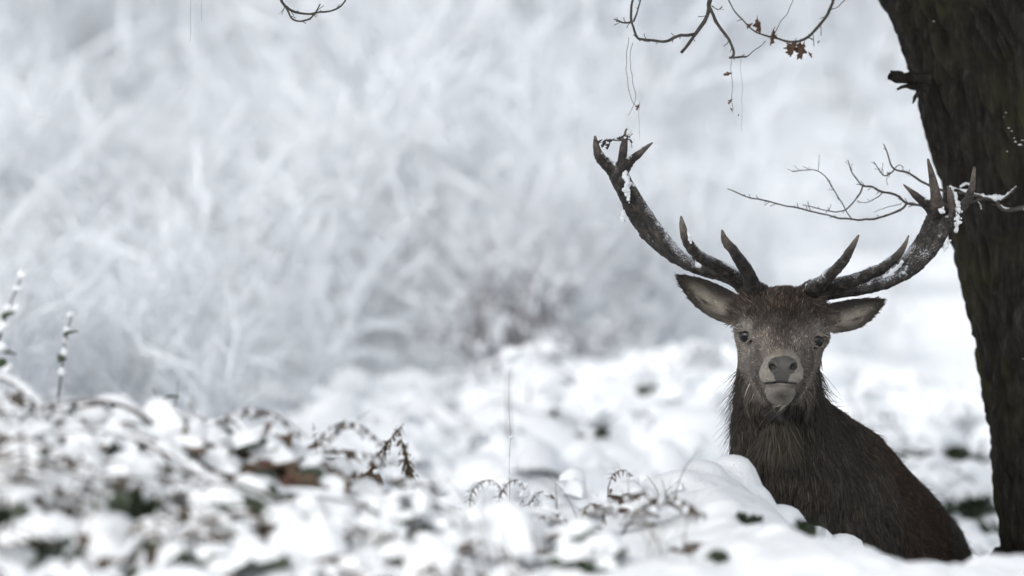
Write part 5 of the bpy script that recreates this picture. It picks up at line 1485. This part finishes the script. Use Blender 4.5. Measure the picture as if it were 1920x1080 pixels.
for y in np.concatenate([np.arange(11.0, 28, 1.5), np.arange(28, 38, 2.4)]):
    half = 1.2 * (CAM_DIST + y) / CAM_DIST + 0.6; step = 1.0 + 0.02 * (y - 12); kk = (14 + y) / 14
    for x in np.arange(-half, half + 0.1, step):
        x = float(x + rng.normal(0, 0.35)); s = float(rng.uniform(0.6, 1.25)) * float(np.interp(y, [11, 14, 20, 50], [0.28, 0.45, 0.75, 1.15]))
        yy = float(y) + float(rng.normal(0, 0.8)); k = int(rng.integers(4)); sp = float(rng.uniform(0, 6.28)); gap = rng.random()
        if y < 15 and x < -0.25 * kk: s *= 1.5
        if y < 20 and x > 0.3 * kk: s *= 0.6                     # lower behind the stag
        if gap < (0.50 if x > 0.1 * kk else 0.34): continue
        plant(SHRUBS[k], x, yy, s, sp, 'snow-laden shrub in the pale blurred thicket', 'shrub', 'shrubs of the snowbound thicket', dz=-0.1)
for row, (d, p0, p1, step, sc_) in enumerate(((11.6, -60, 1360, 62, 0.42), (8.2, -60, 600, 70, 0.34), (5.6, -60, 520, 85, 0.26))):   # low frosted growth along the foot of the thicket
    for px in np.arange(p0, p1, step):
        dd = d + float(rng.normal(0, 0.5)); kk = (CAM_DIST + dd) / CAM_DIST
        plant(SHRUBS[int(rng.integers(4))], float((px + rng.normal(0, 18) - 960) / PXM * kk), dd, sc_ * float(rng.uniform(0.6, 1.2)), float(rng.uniform(0, 6.28)),
              'low frosted shrub at the foot of the pale thicket', 'shrub', 'low shrubs at the foot of the thicket', dz=-0.03)
# darker plants that stand out of the blur
BARE = wood_kind('bare_bush', 401, 9, 0.62, 0.55, 0.008, 0.05, 500, BARE_TWIG, BARE_TWIG)
SAPLING = wood_kind('bare_sapling', 411, 1, 1.7, 0.25, 0.020, 0.02, 60, SNOWY_TWIG, plain('sapling_bark', (0.05, 0.055, 0.045), (0.11, 0.12, 0.10), 0.85, 8))
def stand(kind, px, py, d0, scale, spin, label, category, lean=(0, 0), group=None):
    c = ground_hit(px, py, d0)
    return plant(kind, c[0], c[1], scale, spin, label, category, group, lean, float(c[2] - ground_base(c[0], c[1])) - 0.03)
stand(BARE, 935, 740, 10.0, 0.85, 0.5, 'dark grey-brown bare bush in the middle, behind the snow crest', 'bush')
stand(BARE, 1015, 705, 11.0, 0.4, 2.5, 'small reddish bare bush beside the darker one', 'bush')
stand(BARE, 105, 500, 12.0, 0.7, 1.5, 'brownish bare bush high in the pale thicket at the left', 'bush')
stand(SAPLING, 970, 215, 12.0, 0.75, 0.3, 'dark leaning sapling stem high on the slope above the middle', 'sapling', (0, 0.15))
stand(SAPLING, 1612, 300, 12.0, 0.75, 2.0, 'dark leaning sapling stem between antlers and trunk', 'sapling', (0, -0.35))
stand(SAPLING, 575, 420, 12.0, 0.8, 4.0, 'thin dark sapling in the left of the thicket', 'sapling', (0, 0.1))
GREENISH = plain('evergreen_twig', (0.06, 0.085, 0.055), (0.13, 0.16, 0.11), 0.7, 20)
EVERGREEN = wood_kind('evergreen_bush', 421, 6, 0.62, 0.22, 0.010, 0.0, 160, GREENISH, GREENISH)
stand(EVERGREEN, 442, 742, 10.0, 0.62, 0.4, 'small green bush at the foot of the thicket, left of the middle', 'bush')
